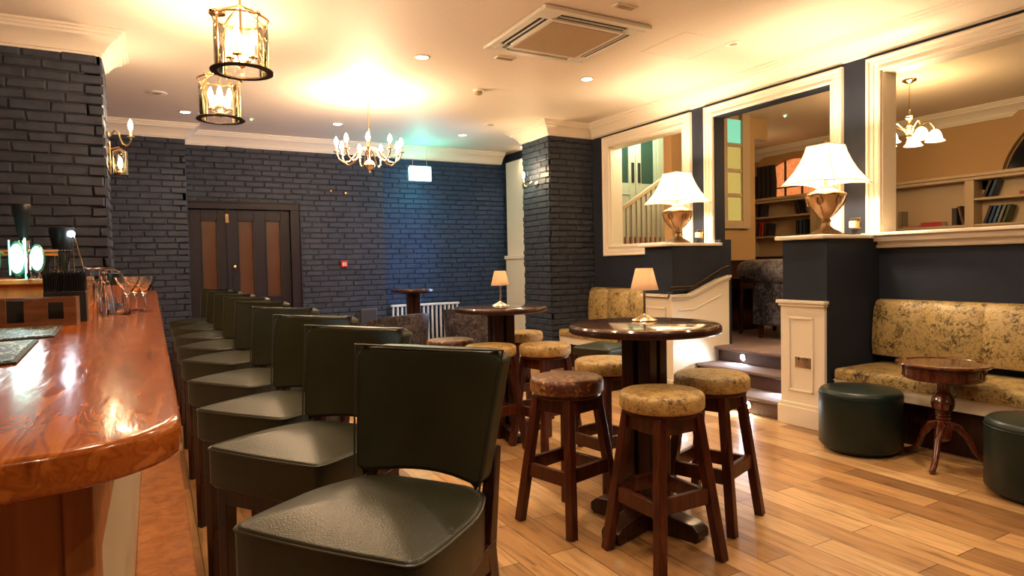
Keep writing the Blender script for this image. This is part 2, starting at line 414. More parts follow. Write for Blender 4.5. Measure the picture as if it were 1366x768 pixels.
# window-opening architraves in the right wall
def archi(name, ya, yb, za, zb, fw, sill=None, mat=CORN, depth=X1, reveal=True, open_bottom=False):
    m = MB()
    prof = [(0, 0), (0, .030), (.004, .040), (.016, .044), (.026, .038), (.030, .026), (.50*fw, .026), (.54*fw, .018), (.76*fw, .018), (.80*fw, .030), (.90*fw, .034), (fw, .028), (fw, -.01)]
    def lp(sv, d):
        b = za if open_bottom else za+sv
        return [(X0-d, ya+sv, b), (X0-d, ya+sv, zb-sv), (X0-d, yb-sv, zb-sv), (X0-d, yb-sv, b)]
    vs = [p for q in prof for p in lp(*q)]; fs = []
    for i in range(len(prof)-1):
        for k in range(3 if open_bottom else 4): k2 = (k+1) % 4; fs.append((i*4+k, i*4+k2, (i+1)*4+k2, (i+1)*4+k))
    m.add(vs, fs)
    o = struct(m, name, mat, ang=25)
    if reveal:
        r = MB(); t = .012
        r.box(X0-.005, depth+.02, ya+fw, ya+fw+t, za+fw*(0 if open_bottom else 1)-(0 if open_bottom else t), zb-fw+t)
        r.box(X0-.005, depth+.02, yb-fw-t, yb-fw, za+fw*(0 if open_bottom else 1)-(0 if open_bottom else t), zb-fw+t)
        r.box(X0-.005, depth+.02, ya+fw, yb-fw, zb-fw-t, zb-fw)
        if not open_bottom: r.box(X0-.005, depth+.02, ya+fw, yb-fw, za+fw, za+fw+t)
        c = r.build('window_reveal', CREAM, o)
    return o
archi('window_1', 5.166, 6.715, 1.40, 2.908, .13)
w2 = archi('window_2', 3.42, 4.97, 1.497, 2.908, .11, reveal=False, open_bottom=True)
w3 = archi('window_3', .50, 3.212, 1.389, 2.908, .115)
MB().box(4.99, X0, .50, 3.20, 1.485, 1.51).box(5.03, X0, .50, 3.205, 1.44, 1.485).build('window_sill', CORN, w3, bev=.006)

# cornices
PROF = [(-.12, 2.93), (.012, 2.93), (.016, 2.945), (.032, 2.95), (.036, 2.965), (.05, 2.985), (.07, 3.01), (.10, 3.035), (.125, 3.045), (.13, 3.062), (.148, 3.066), (.152, 3.082), (.172, 3.085), (.175, CZ), (-.12, CZ)]
def cornice(name, path, mat=CORN, prof=PROF, dz=0, sc=1):
    n = len(path); offs = []
    for i in range(n):
        ns = []
        if i > 0: d = (Vector(path[i])-Vector(path[i-1])).normalized(); ns.append(Vector((d.y, -d.x)))
        if i < n-1: d = (Vector(path[i+1])-Vector(path[i])).normalized(); ns.append(Vector((d.y, -d.x)))
        if len(ns) == 1: offs.append(ns[0])
        else:
            b = ns[0]+ns[1]; offs.append(b/(b.dot(ns[0])) if b.length > 1e-6 else ns[0])
    rings = [[(p[0]+o.x*a*sc, p[1]+o.y*a*sc, z+dz) for a, z in prof] for p, o in zip(path, offs)]
    return struct(MB().rings(rings), name, mat, ang=25)
cornice('trim_5', [(-3, 5.755), (-.29, 5.755), (-.29, 6.255), (-1.6, 6.255)])
cornice('trim_6', [(-1.6, 8.9), (.386, 8.9), (.386, 9.26), (4.98, 9.26)])
cornice('trim_7', [(5.11, 7.63), (4.436, 7.63), (4.436, 6.965), (5.11, 6.965), (5.11, -3)], prof=[(a, z+.006 if z < 2.94 else z) for a, z in PROF])
# skirting on visible walls
struct(MB().box(X0-.02, X0, 5.19, 6.96, 0, .14), 'baseboard_right', CREAM, bev=.004)
struct(MB().box(1.78, 3.0, 9.235, 9.26, 0, .14).box(3.0, 5.1, 9.315, 9.34, 0, .14), 'baseboard_back', DOORP, bev=.004)

# white architrave, plus an added unseen window for blue light beyond the column
m = MB().box(5.04, 5.11, 8.50, 9.22, .0, 2.95).box(5.00, 5.11, 8.50, 9.26, 1.40, 1.46).box(5.02, 5.11, 8.50, 9.24, 0, 1.40).box(5.07, 5.11, 7.66, 8.50, 2.3, 2.4).box(5.07, 5.11, 7.66, 8.50, .8, .9)
w5 = struct(m, 'window_added', CORN, bev=.005)
MB().box(5.17, 5.176, 7.75, 8.50, .9, 2.3).build('pane', GLASS, w5, smooth=False)
area((5.30, 8.12, 1.6), 55, (.30, .55, 1.0), 1.3, .7, (0, radians(90), 0))  # added light, casts blue on the far wall and ceiling

struct(MB().box(-.2, 2.2, 9.40, 9.44, 0, 2.6), 'wall_added_backing', NAVY, smooth=False)  # added dark backing, blocks the bright gap between the door leaves
# back double door
dr = MB()
yb = 9.26
dr.box(DX0-.1, DX1+.09, yb-.03, yb+.12, DTOP, DTOP+.10).box(DX1-.03, DX1+.09, yb-.03, yb+.12, 0, DTOP).box(.34, .40, yb-.02, yb+.12, 0, DTOP)
dr.box(DX0-.1, DX1+.11, yb-.045, yb-.0301, DTOP+.08, DTOP+.105).box(DX1+.0901, DX1+.11, yb-.045, yb+.01, 0, DTOP+.08).box(.86, .90, yb+.008, yb+.022, .02, DTOP)
door = struct(dr, 'door_1', DOORP, bev=.005)
REED = plain('reeded_brown_glass', (.10, .042, .022), .25, noise=.12, nscale=3)
_nt = REED.node_tree; _w = N(_nt, 'ShaderNodeTexWave', Scale=55.0); _w.bands_direction = 'X'; L(_nt, coords(_nt), _w.inputs['Vector']); bump(_nt, _nt.nodes['Principled BSDF'], _w.outputs['Fac'], .4, .003)
cuts = [(.12, .875), (.89, 1.665)]
for a, b in cuts:
    lf = MB(); w = b-a; gw = .20; g1 = a+.115; g2 = b-.115-gw
    z0, z1 = .95, 1.98; y0, y1 = yb+.02, yb+.065
    xs = [a, g1, g1+gw, g2, g2+gw, b]
    for i in (0, 2, 4): lf.box(xs[i], xs[i+1], y0, y1, .02, DTOP-.01)
    for i in (1, 3): lf.box(xs[i], xs[i+1], y0, y1, .02, z0); lf.box(xs[i], xs[i+1], y0, y1, z1, DTOP-.01)
    leaf = lf.build('door_leaf', DOORP, door, bev=.004)
    for g in (g1, g2):
        MB().box(g+.01, g+gw-.01, y0+.02, y0+.026, z0+.01, z1-.01).build('glass_panel', REED, leaf, smooth=False)
        b4 = MB()
        for q in ((g, g+.014, z0, z1), (g+gw-.014, g+gw, z0, z1), (g, g+gw, z0, z0+.014), (g, g+gw, z1-.014, z1)): b4.box(q[0], q[1], y0-.006, y0+.02, q[2], q[3])
        b4.build('glazing_bead', BLACKM, leaf)
    if a > .5:
        MB().lathe([(.001, -.03), (.02, -.026), (.024, -.01), (.012, 0), (.012, .03)], n=14).build('door_knob', BRASS, leaf, loc=(a+.06, y0-.03, 1.36), rot=(radians(-90), 0, 0))
        MB().box(a+.03, a+.09, y0-.008, y0, 1.05, 1.25).build('push_plate', BLACK, leaf, bev=.003)
    else:
        MB().box(b-.02, b+.02, y0-.02, y0, 1.94, 2.06).build('door_latch', BRASS, leaf, bev=.003)

# ------------------------------------------------------------------ upper room
struct(MB().box(5.262, 6.65, 5.65, 5.78, .449, 3.1), 'wall_upper_left', TAN, smooth=False)
struct(MB().box(6.60, 6.65, 5.78, 7.75, .449, 3.1).box(6.65, 8.9, 7.75, 7.85, .449, 3.1), 'wall_upper_alcove', TAN, smooth=False)
struct(MB().box(8.85, 8.95, -1.5, 7.85, .449, 3.1), 'wall_upper_back', TAN, smooth=False)
struct(MB().box(5.262, 9.0, -1.6, -1.5, .449, 3.1), 'wall_upper_front', TAN, smooth=False)
struct(MB().box(5.30, 9.0, -1.6, 5.78, 3.1, 3.2).box(6.6, 9.0, 5.78, 7.9, 3.1, 3.2), 'ceiling_upper', plain('warm_ceiling_paint', (.72, .58, .42), .6), smooth=False)
struct(MB().box(6.65, 6.95, 5.70, 7.75, 2.84, 3.1), 'wall_upper_beam', TAN, smooth=False)
cornice('trim_9', [(8.85, 7.75), (8.85, -1.5)], mat=CREAM, sc=1.1)
# arched windows above the shelving
def arch(name, cy, cz, r, glowm):
    m = MB(); n = 28
    for r0, r1, x0 in ((r, r+.16, 8.80), (r-.08, r, 8.77)):
        for k in range(n):
            a0 = pi*k/n; a1 = pi*(k+1)/n
            q = lambda rr, a, x: (x, cy+rr*cos(a), min(3.08, cz+rr*sin(a)))
            m.hexa([q(r0, a0, x0), q(r1, a0, x0), q(r1, a0, 8.85), q(r0, a0, 8.85), q(r0, a1, x0), q(r1, a1, x0), q(r1, a1, 8.85), q(r0, a1, 8.85)])
    o = struct(m, name, TAN)
    g = MB(); rr = r-.10
    pts = [(8.835, cy+rr*cos(pi*k/n), cz+rr*sin(pi*k/n)) for k in range(n+1)]
    g.add(pts, [tuple(range(n+1))]); g.build('pane', glowm, o, smooth=False)
    b = MB()
    for k in (-.6, -.2, .2, .6):
        h = sqrt(max(0, rr*rr-(k*rr)**2)); b.box(8.81, 8.833, cy+k*rr-.012, cy+k*rr+.012, cz, cz+h)
    b.box(8.81, 8.833, cy-rr*.9, cy+rr*.9, cz+.42*rr, cz+.42*rr+.02)
    if glowm is not NIGHT: b.build('glazing_bar', plain('dark_glazing_bar', (.05, .035, .03), .5), o)
    return o
NIGHT = plain('night_window_glass', (.012, .011, .014), .12)
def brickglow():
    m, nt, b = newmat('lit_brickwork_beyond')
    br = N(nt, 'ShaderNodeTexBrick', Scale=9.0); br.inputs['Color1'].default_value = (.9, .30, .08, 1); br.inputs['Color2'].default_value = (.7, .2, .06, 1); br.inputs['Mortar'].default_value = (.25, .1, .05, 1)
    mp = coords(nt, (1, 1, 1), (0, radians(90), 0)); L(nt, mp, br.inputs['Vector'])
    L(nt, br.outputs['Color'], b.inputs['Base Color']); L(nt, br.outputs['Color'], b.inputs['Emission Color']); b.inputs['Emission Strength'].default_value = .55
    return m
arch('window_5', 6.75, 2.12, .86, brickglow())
arch('window_6', 3.02, 2.10, .97, NIGHT)

struct(MB().box(5.27, 6.64, 5.60, 5.65, .449, 1.29).box(5.27, 6.66, 5.585, 5.65, 1.29, 1.315), 'wall_upper_dado', DARKW, bev=.004)
# glazed side light in the upper left wall
f = MB(); px0, px1 = 6.05, 6.45
f.box(px0, px0+.07, 5.60, 5.65, 1.70, 3.1).box(px1-.07, px1+.06, 5.60, 5.65, 1.70, 3.1).box(px0, px1, 5.605, 5.65, 1.70, 1.80)
for z in (2.085, 2.385, 2.695): f.box(px0, px1, 5.61, 5.65, z, z+.045)
wl = struct(f, 'window_7', TANW, bev=.004)
for i, (z0, z1) in enumerate(((1.80, 2.085), (2.13, 2.385), (2.43, 2.695), (2.74, 3.03))):
    MB().box(px0+.07, px1-.07, 5.632, 5.638, z0, z1).build('pane', emis('green_lit_pane', (.25, .80, .55), .40, (.1, .3, .2)) if i == 3 else emis('yellow_lit_pane', (.62, .52, .14), .30, (.30, .24, .06)), wl, smooth=False)

# lobby seen through the far opening
struct(MB().box(5.262, 6.6, 7.28, 7.38, .449, 3.6).box(5.15, 5.262, 6.585, 7.3, 3.1, 3.6), 'wall_lobby_back', TANW, smooth=False)
struct(MB().box(5.2, 6.65, 5.65, 7.38, 3.6, 3.7).box(5.2, 6.65, 5.70, 5.78, 3.1, 3.6).box(6.6, 6.65, 5.78, 7.38, 3.1, 3.6), 'ceiling_lobby', CEIL, smooth=False)
struct(MB().box(5.262, 6.6, 6.6, 7.28, 1.40, 1.50), 'floor_landing', plain('red_landing_carpet', (.16, .03, .02), .9), smooth=False)
struct(MB().box(5.262, 6.6, 6.95, 7.17, 1.5, 1.66), 'stair_landing', plain('red_stair_carpet', (.30, .035, .02), .9))
GREENP = plain('pale_green_door_paint', (.42, .42, .30), .45)
dd = MB().box(5.40, 5.52, 7.18, 7.28, 1.5, 3.55).box(6.43, 6.55, 7.18, 7.28, 1.5, 3.55).box(5.40, 6.55, 7.18, 7.28, 3.45, 3.58)
door2 = struct(dd, 'door_2', GREENP, bev=.005)
GDG = plain('dark_green_door_glass', (.02, .055, .042), .15)
for a, b, hs in ((5.53, 6.025, 1), (6.035, 6.425, -1)):
    lf = MB(); g0, g1 = a+.09, b-.10
    if hs > 0: g0, g1 = a+.10, b-.12
    else: g0, g1 = a+.10, b-.05
    lf.box(a, g0, 7.20, 7.25, 1.5, 3.45).box(g1, b, 7.20, 7.25, 1.5, 3.45).box(g0, g1, 7.20, 7.25, 1.5, 2.43).box(g0, g1, 7.20, 7.25, 3.35, 3.45)
    panel_ring(lf, (a, 7.20, 0), (1, 0, 0), (0, -1, 0), .09, b-a-.09, 1.62, 2.28)
    o = lf.build('door_leaf', GREENP, door2, bev=.004)
    MB().box(g0, g1, 7.225, 7.23, 2.43, 3.35).build('glass_panel', GDG, o, smooth=False)
    hx = b-.05 if hs > 0 else a+.055
    MB().box(hx-.022, hx+.022, 7.185, 7.2, 2.44, 2.72).build('finger_plate', BLACK, o, bev=.003)
bal = thing('staircase_balustrade', 'cream painted stair balustrade with square spindles seen through the far opening', 'balustrade', (0, 0, 0))
r = MB().bar((5.28, 6.62, 1.99), (6.15, 6.62, 2.50), .05, .05, side=(0, 1, 0)); part(r, 'handrail', TANW, bal, bev=.006)
BALP = plain('balustrade_paint', (.52, .44, .33), .45)
for k in range(9):
    x = 5.31+.085*k; part(MB().box(x-.016, x+.016, 6.604, 6.636, 1.50, 1.99+(x-5.28)*.586-.02), 'spindle', BALP, bal)
part(MB().box(5.27, 6.3, 6.59, 6.65, 1.50, 1.525), 'base_rail', BALP, bal)
point((5.9, 6.9, 3.2), 14, (.75, 1, .85), .1)
point((6.0, 7.10, 3.25), 5, (.12, 1, .75), .08)  # added unseen green light for the glow at the top of the door glass
point((5.7, 6.2, 2.9), 20, (1, .9, .6), .1)

# built-in shelving along the upper back wall
sh = thing('wall_shelving', 'long cream built-in shelving along the far wall of the upper room', 'shelving', (8.6, 4, .449))
def S(x0, x1, y0, y1, z0, z1): return (x0-8.6, x1-8.6, y0-4, y1-4, z0-.449, z1-.449)
part(MB().box(*S(8.80, 8.84, .4, 7.45, .449, 2.25)), 'back_panel', TANW, sh)
part(MB().box(*S(8.56, 8.84, .4, 7.47, 2.25, 2.29)).box(*S(8.585, 8.84, .4, 7.46, 2.21, 2.25)), 'top_shelf', TANW, sh, bev=.006)
for (y0, y1) in ((4.10, 4.20), (6.2, 6.3), (7.40, 7.46), (.4, .5)): part(MB().box(*S(8.60, 8.80, y0, y1, .449, 2.21)), 'upright', TANW, sh)
for z, y0, y1 in ((1.68, 4.2, 6.2), (1.68, .5, 4.1), (1.99, .5, 4.1), (1.68, 6.3, 7.4), (1.99, 6.3, 7.4), (1.38, 6.3, 7.4)):
    part(MB().box(*S(8.61, 8.80, y0, y1, z-.02, z+.006)), 'shelf', TANW, sh)
part(MB().box(*S(8.59, 8.80, .5, 7.40, .45, 1.31)), 'lower_panel', DARKW, sh, label='dark wood lower panel')
def book(x, y, z, h, t, c, lean, label, group=None, flat=False):
    o = thing('book', label, 'book', (x, y, z), 0, group)
    cov = plain('book_cover', c, .5); d = .13
    m = MB().box(-.005, d, -t/2, -t/2+.004, 0, h).box(-.005, d, t/2-.004, t/2, 0, h).box(-.005, 0, -t/2, t/2, 0, h)
    a = part(m, 'cover', cov, o); b = part(MB().box(0, d-.004, -t/2+.004, t/2-.004, .004, h-.004), 'pages', plain('book_pages', (.6, .5, .35), .8), o)
    o.rotation_euler = (lean, 0, 0)
    if flat: o.rotation_euler = (radians(90), 0, 0); o.location = (x, y, z+t/2)
    elif lean: o.location.z += t/2*abs(sin(lean))
    return o
bx = 8.64; s0 = 1.687; s1 = 1.997
dk = (.02, .015, .02); nv = (.02, .05, .12); rd = (.35, .02, .02)
book(bx, 4.99, s0, .22, .05, (.20, .17, .10), 0, 'faded olive book at the left end of the lower open shelf')
book(bx, 4.96, s0, .20, .022, (.45, .20, .15), 0, 'thin pinkish book lying flat on the open shelf left of a red one', flat=True)
book(bx, 4.73, s0, .25, .055, (.42, .03, .03), 0, 'thick red book lying flat on the open shelf', flat=True)
book(bx, 4.33, s0, .21, .06, (.03, .02, .015), 0, 'small dark book standing alone on the open shelf')
book(bx, 4.23, s0, .23, .035, (.10, .05, .03), radians(-14), 'brown book leaning on the shelf upright')
for k, (y, c, nm) in enumerate(((4.07, dk, 'black book leaning steeply on the upper right shelf, leftmost there'), (4.01, nv, 'dark blue book leaning second on the upper right shelf'))):
    book(bx, y-.06, s1, .2, .035, c, radians(20), nm)
for k, (c, nm) in enumerate(((dk, 'black leaning book, first of five on the lower right shelf'), (nv, 'navy leaning book, second of five on the lower right shelf'), ((.05, .12, .22), 'blue leaning book, middle of five on the lower right shelf'), ((.18, .16, .13), 'grey leaning book, fourth of five on the lower right shelf'), ((.05, .07, .03), 'dark green leaning book, last of five on the lower right shelf'))):
    book(bx, 4.00-.048*k, s0, .21, .034, c, radians(18), nm)
book(bx, 3.65, s1, .19, .04, (.3, .05, .04), 0, 'red book lying flat at the right of the upper right shelf', flat=True)
for k, (y, h, c, nm) in enumerate(((7.29, .21, dk, 'black book standing at the left end of the upper alcove shelf'), (7.22, .19, (.03, .02, .03), 'dark book leaning beside another on the upper alcove shelf'))): book(bx, y, s1, h, .045, c, radians(8*k), nm)
for k, (y, h, c, nm) in enumerate(((7.30, .23, dk, 'black book beside red ones on the lower alcove shelf'), (7.25, .23, rd, 'red book, left of two on the lower alcove shelf'), (7.20, .22, (.45, .05, .03), 'bright red book, right of two on the lower alcove shelf'), (7.14, .21, (.02, .03, .03), 'dark green book right of the two red ones'), (7.08, .20, dk, 'black book at the right end of the red book row'))): book(bx, y, s0, h, .04, c, radians(5), nm)
for k, (y, c, nm) in enumerate(((6.56, (.10, .03, .02), 'dark red book leaning on the upper alcove shelf beside the big lamp'), (6.50, dk, 'black book leaning on the upper alcove shelf beside the big lamp'))): book(bx, y, s1, .2, .04, c, radians(-18), nm)
for k, (y, c, nm) in enumerate(((6.55, dk, 'black book, left of three under the leaning pair'), (6.49, nv, 'navy book, middle of three under the leaning pair'), (6.43, (.02, .03, .03), 'dark green book, right of three under the leaning pair'))): book(bx, y, s0, .22, .05, c, 0, nm)

# ------------------------------------------------------------------ bar counter
bar = thing('bar_counter', 'long varnished wooden bar counter with rounded corner running down the left', 'bar counter', (0, .96, 0))
def B(o, n, m, **kw): o2 = part(o, n, m, bar, **kw); o2.location = (0, -.96, 0); return o2
out = []
for k in range(9):
    a = -pi/2+pi/2*k/8; out.append((.03-.20+.20*cos(a), .955+.17+.17*sin(a)))
out += [(.03, 8.86), (-.95, 8.86), (-.95, .90)]
def ring(o, ins, z):
    cx, cy = -.4, 4.5
    return [(x+(ins if x < cx else -ins), y+(ins if y < cy else -ins), z) for x, y in o]
tm = MB().rings([ring(out, .006, 1.046), ring(out, .001, 1.050), ring(out, 0, 1.054), ring(out, 0, 1.090), ring(out, .002, 1.096), ring(out, .007, 1.0995), ring(out, .010, 1.10)])
B(tm, 'countertop', BARW, label='glossy orange-brown varnished top', ang=50)
# lengthwise wood planks below
fz = MB().box(-.14, -.0905, 1.25, 8.85, .86, 1.046); B(fz, 'frieze', BARP, bev=.004)
B(MB().box(-.14, -.10, 1.25, 8.85, .15, .86), 'front_panel', plain('cream_bar_panel', (.62, .50, .34), .5), label='cream painted front panel')
pan = MB()
for k in range(7): pan.box(-.93+.118*k, -.93+.118*k+.1155, 1.135, 1.165, 0, 1.046)
pan.box(-.13, -.089, 1.13, 1.25, 0, 1.046)
B(pan, 'end_panel', BARP, bev=.004)
B(MB().box(-.10, .105, 1.05, 8.85, .155, .18).box(-.10, .09, 1.07, 8.85, 0, .155), 'foot_shelf', BARP, bev=.006)

# raised wooden back shelf on the counter
rs = thing('raised_bar_shelf', 'raised wooden shelf on the back of the bar carrying the beer taps', 'shelf', (-.75, 3.9, 1.10))
part(MB().box(-.25, .36, 0, 1.6, .0, .17), 'front_board', BARP, rs); part(MB().box(-.27, .38, -.02, 1.62, .17, .197), 'shelf_top', BARP, rs, bev=.005)

# beer taps
tp = thing('beer_tap', 'chrome beer tap with black handle and glowing green and white badges', 'beer tap', (-.555, 3.98, 1.297))
part(MB().lathe([(.045, 0), (.045, .012), (.03, .02), (.026, .17), (.03, .19), (.001, .2)], n=18), 'column', CHROME, tp)
part(MB().tube([(-.12, 0, .13), (.14, 0, .13)], .016, 12), 'crossbar', BRASS, tp)
part(MB().lathe([(.010, .18), (.012, .2), (.020, .235), (.027, .33), (.027, .365), (.022, .372)], n=6, sx=1.35, sy=.6), 'tap_handle', BLACK, tp, label='black tap handle')
GB = emis('green_badge_glow', (.02, .85, .50), 1.3)
WB = emis('white_badge_glow', (.9, .97, 1), 9)
def badge(x, r, h):
    b = part(MB().lathe([(r*.8, 0), (r, .01), (r, .035), (r*.85, .045)], n=24, sy=h/r), 'badge', plain('badge_rim', (.03, .25, .18), .3), tp, loc=(x, -.03, .10), rot=(radians(90), 0, 0))
    part(MB().lathe([(r*.82, .044), (r*.8, .049), (.0005, .051)], n=24, sy=h/r, cap=False), 'badge_lens', WB, b)
badge(-.02, .034, .085); badge(.06, .03, .07); badge(-.115, .03, .08)
part(MB().box(.012, .02, -.085, -.075, .0, .20).box(-.05, -.044, -.08, -.07, .02, .19), 'badge_surround', GB, tp, bev=.002)
part(MB().tube([(0.02, -.02, .13), (.03, -.09, .11), (.03, -.11, .05), (.03, -.11, .01)], .009, 8), 'spout', CHROME, tp)
point((-.53, 3.80, 1.42), 1.2, (.5, 1, .85), .03)
tp2 = thing('beer_tap', 'second beer tap with red and green badge cut by the left edge', 'beer tap', (-.76, 3.98, 1.297))
part(MB().lathe([(.04, 0), (.04, .012), (.028, .02), (.022, .16), (.03, .2), (.001, .21)], n=18), 'column', CHROME, tp2)
part(MB().box(-.05, .05, -.06, -.05, .03, .19), 'badge', plain('tap_badge_green', (.05, .35, .16), .3), tp2, bev=.004, label='green badge')
part(MB().box(.052, .06, -.062, -.05, .05, .19), 'badge_edge', plain('tap_badge_red', (.45, .02, .02), .3), tp2)

# bottle caddy / wooden box
cd = thing('wooden_caddy', 'low brown wooden caddy box with square cut-outs on the bar', 'caddy', (-.66, 3.30, 1.10))
cb = MB(); W_ = .37
BOX = wood('caddy_brown', [(.3, (.12, .045, .018)), (.7, (.22, .09, .035))], (3, 3, 20), .5, .1)
cb.box(0, .13, 0, .012, 0, .12).box(.13, .19, 0, .012, 0, .02).box(.19, .27, 0, .012, 0, .12).box(.27, .325, 0, .012, 0, .03).box(.27, .325, 0, .012, .10, .12).box(.325, W_, 0, .012, 0, .12)
part(cb, 'front_board', BOX, cd)
part(MB().box(W_-.012, W_, .012, .15, 0, .12), 'side_board', BOX, cd); part(MB().box(0, .012, .012, .15, 0, .12), 'side_board', BOX, cd)
part(MB().box(.012, W_-.012, .138, .15, 0, .12), 'back_board', BOX, cd); part(MB().box(.012, W_-.012, .012, .138, 0, .01), 'base_board', BOX, cd)
part(MB().box(.012, W_-.012, .07, .078, .01, .11), 'divider', BLACKM, cd)
# straw bundle
sr = thing('straw_holder', 'black box packed with upright black drinking straws standing by the caddy', 'straw holder', (-.345, 3.56, 1.10))
part(MB().box(-.085, .075, -.04, .04, 0, .14), 'holder', BLACKM, sr, bev=.003)
q = MB(); rr_ = random.Random(4)
for i in range(18):
    for j in range(4):
        x = -.08+.0088*i; y = -.032+.02*j; q.tube([(x, y, .13), (x+rr_.uniform(-.003, .003), y, .225+rr_.uniform(-.006, .006))], .0042, 6)
so = part(q, 'straws', BLACK, sr); so['kind'] = 'stuff'
# stirrer glasses
def tumbler_mesh(r0, r1, h, t=.003):
    return MB().lathe([(r0*.2, .0), (r0, 0), (r1, h), (r1-t, h), (r0-t, .012), (.001, .012)], n=20)
for i, (x, y, nm) in enumerate(((-.462, 4.10, 'left glass tumbler full of black stirrers on the raised shelf'), (-.372, 4.08, 'right glass tumbler full of black stirrers on the raised shelf'))):
    g = thing('stirrer_glass', nm, 'glass', (x-.03, y, 1.297), 0, 'stirrer tumblers on the raised shelf')
    part(tumbler_mesh(.024, .031, .085), 'tumbler', TUMB, g)
    q = MB()
    for k in range(16):
        a = rr_.uniform(0, 2*pi); s = rr_.uniform(.005, .018); e = rr_.uniform(.018, .034)
        q.tube([(cos(a)*s, sin(a)*s, .014), (cos(a)*e, sin(a)*e, rr_.uniform(.12, .15))], .003, 5); q.sphere((cos(a)*e, sin(a)*e, .14), .006, 6)
    so = part(q, 'stirrers', BLACK, g); so['kind'] = 'stuff'
# black counter lamp
lp = thing('counter_lamp', 'black hooded counter lamp with slim copper legs behind the straws', 'lamp', (-.42, 4.24, 1.297))
part(MB().lathe([(.045, .15), (.062, .25), (.060, .27), (.02, .275)], n=20), 'lamp_hood', BLACK, lp)
part(MB().tube([(.045, -.02, .27), (.05, -.03, .0)], .003, 6), 'leg', BRASS, lp); part(MB().tube([(.045, -.02, .27), (.10, -.02, .0)], .003, 6), 'leg', BRASS, lp); part(MB().tube([(-.04, .03, .2), (-.05, .04, .0)], .003, 6), 'leg', BRASS, lp)
part(MB().sphere((.045, -.05, .235), .016), 'bulb', LED, lp)  # glowing ball stands in for a white reflection on the black hood

# bar mats
matm, nt, b = newmat('bar_mat_pattern')
nn = N(nt, 'ShaderNodeTexNoise', Scale=4.0, Detail=2.0, Distortion=2.5); L(nt, coords(nt, (5, 1.3, 1), (0, 0, .5)), nn.inputs['Vector'])
L(nt, ramp(nt, nn.outputs['Fac'], [(.515, (.008, .006, .005)), (.535, (.50, .40, .26)), (.565, (.50, .40, .26)), (.585, (.008, .006, .005))]), b.inputs['Base Color'])
for pts, nm in ((((-.335, 3.25), (-.305, 2.72), (-.62, 2.60), (-.66, 3.22)), 'patterned black and cream bar mat nearest the wooden caddy'), (((-.335, 2.60), (-.30, 1.97), (-.60, 1.90), (-.66, 2.50)), 'patterned black and cream bar mat nearer the camera, cut by the left edge')):
    t = thing('bar_mat', nm, 'bar mat', (-.48, pts[1][1], 1.10), 0, 'bar mats on the counter')
    loc_ = [(x+.48, y-pts[1][1]) for x, y in pts][::-1]; cx_ = sum(p[0] for p in loc_)/4; cy_ = sum(p[1] for p in loc_)/4
    part(MB().prism(loc_, 0, .007), 'mat_base', BLACKM, t, bev=.002); part(MB().prism([(cx_+(x-cx_)*.93, cy_+(y-cy_)*.96) for x, y in loc_], .007, .009), 'mat_print', matm, t)

# glassware
def stemmed(nm, x, y, s=1):
    g = thing('sundae_glass', nm, 'glass', (x, y, 1.10), 0, 'stemmed glasses on the bar')
    part(MB().lathe([(.034, 0), (.034, .003), (.008, .010), (.005, .02), (.005, .085), (.012, .10), (.010, .10), (.001, .095)], n=24), 'stem', TUMB, g)
    part(MB().lathe([(.008, .098), (.020, .115), (.045, .155), (.062, .195), (.060, .195), (.043, .157), (.018, .119), (.001, .108)], n=20, flute=.03), 'bowl', TUMB, g)
    return g
stemmed('tall stemmed sundae glass at the right edge of the glass cluster', -.045, 4.13)
stemmed('stemmed sundae glass left of the rightmost one', -.12, 4.00)
stemmed('stemmed sundae glass at the back of the cluster on the bar', -.09, 4.27)
def hurricane(nm, x, y, h=.23):
    g = thing('upturned_glass', nm, 'glass', (x, y, 1.10), 0, 'upturned tall glasses on the bar')
    part(MB().lathe([(.040, 0), (.036, .06), (.027, .13), (.020, .17), (.018, .17), (.025, .13), (.034, .06), (.038, .0)], n=22, cap=False), 'bowl', TUMB, g)
    part(MB().lathe([(.020, .17), (.007, .185), (.007, h-.012), (.032, h-.004), (.032, h), (.001, h)], n=22), 'foot', TUMB, g)
hurricane('upturned footed glass nearest the wooden caddy', -.262, 3.80, .25); hurricane('upturned footed glass behind the caddy end', -.235, 3.92, .25); hurricane('upturned footed glass in the middle of the cluster', -.222, 4.075, .23)
jar = thing('glass_jar', 'glass jar with black lid and copper clip among the bar glasses', 'jar', (-.19, 4.215, 1.10))
part(MB().lathe([(.04, 0), (.042, .01), (.042, .15), (.038, .155), (.036, .15), (.038, .012), (.001, .01)], n=22), 'jar_body', TUMB, jar)
part(MB().lathe([(.044, .15), (.046, .17), (.044, .215), (.001, .22)], n=22), 'lid', BLACK, jar, label='black lid')
part(MB().tube([(.03, -.03, .22), (.0, -.04, .235), (-.04, 0, .235)], .004, 6), 'clip', BRASS, jar)
tr = thing('glass_dish', 'small square glass dish under the cluster of glasses', 'dish', (-.16, 3.93, 1.10))
part(MB().box(-.05, .05, -.05, .05, 0, .006).box(-.05, .05, -.05, -.046, .006, .03).box(-.05, .05, .046, .05, .006, .03).box(-.05, -.046, -.05, .05, .006, .03).box(.046, .05, -.05, .05, .006, .03), 'dish_body', TUMB, tr)

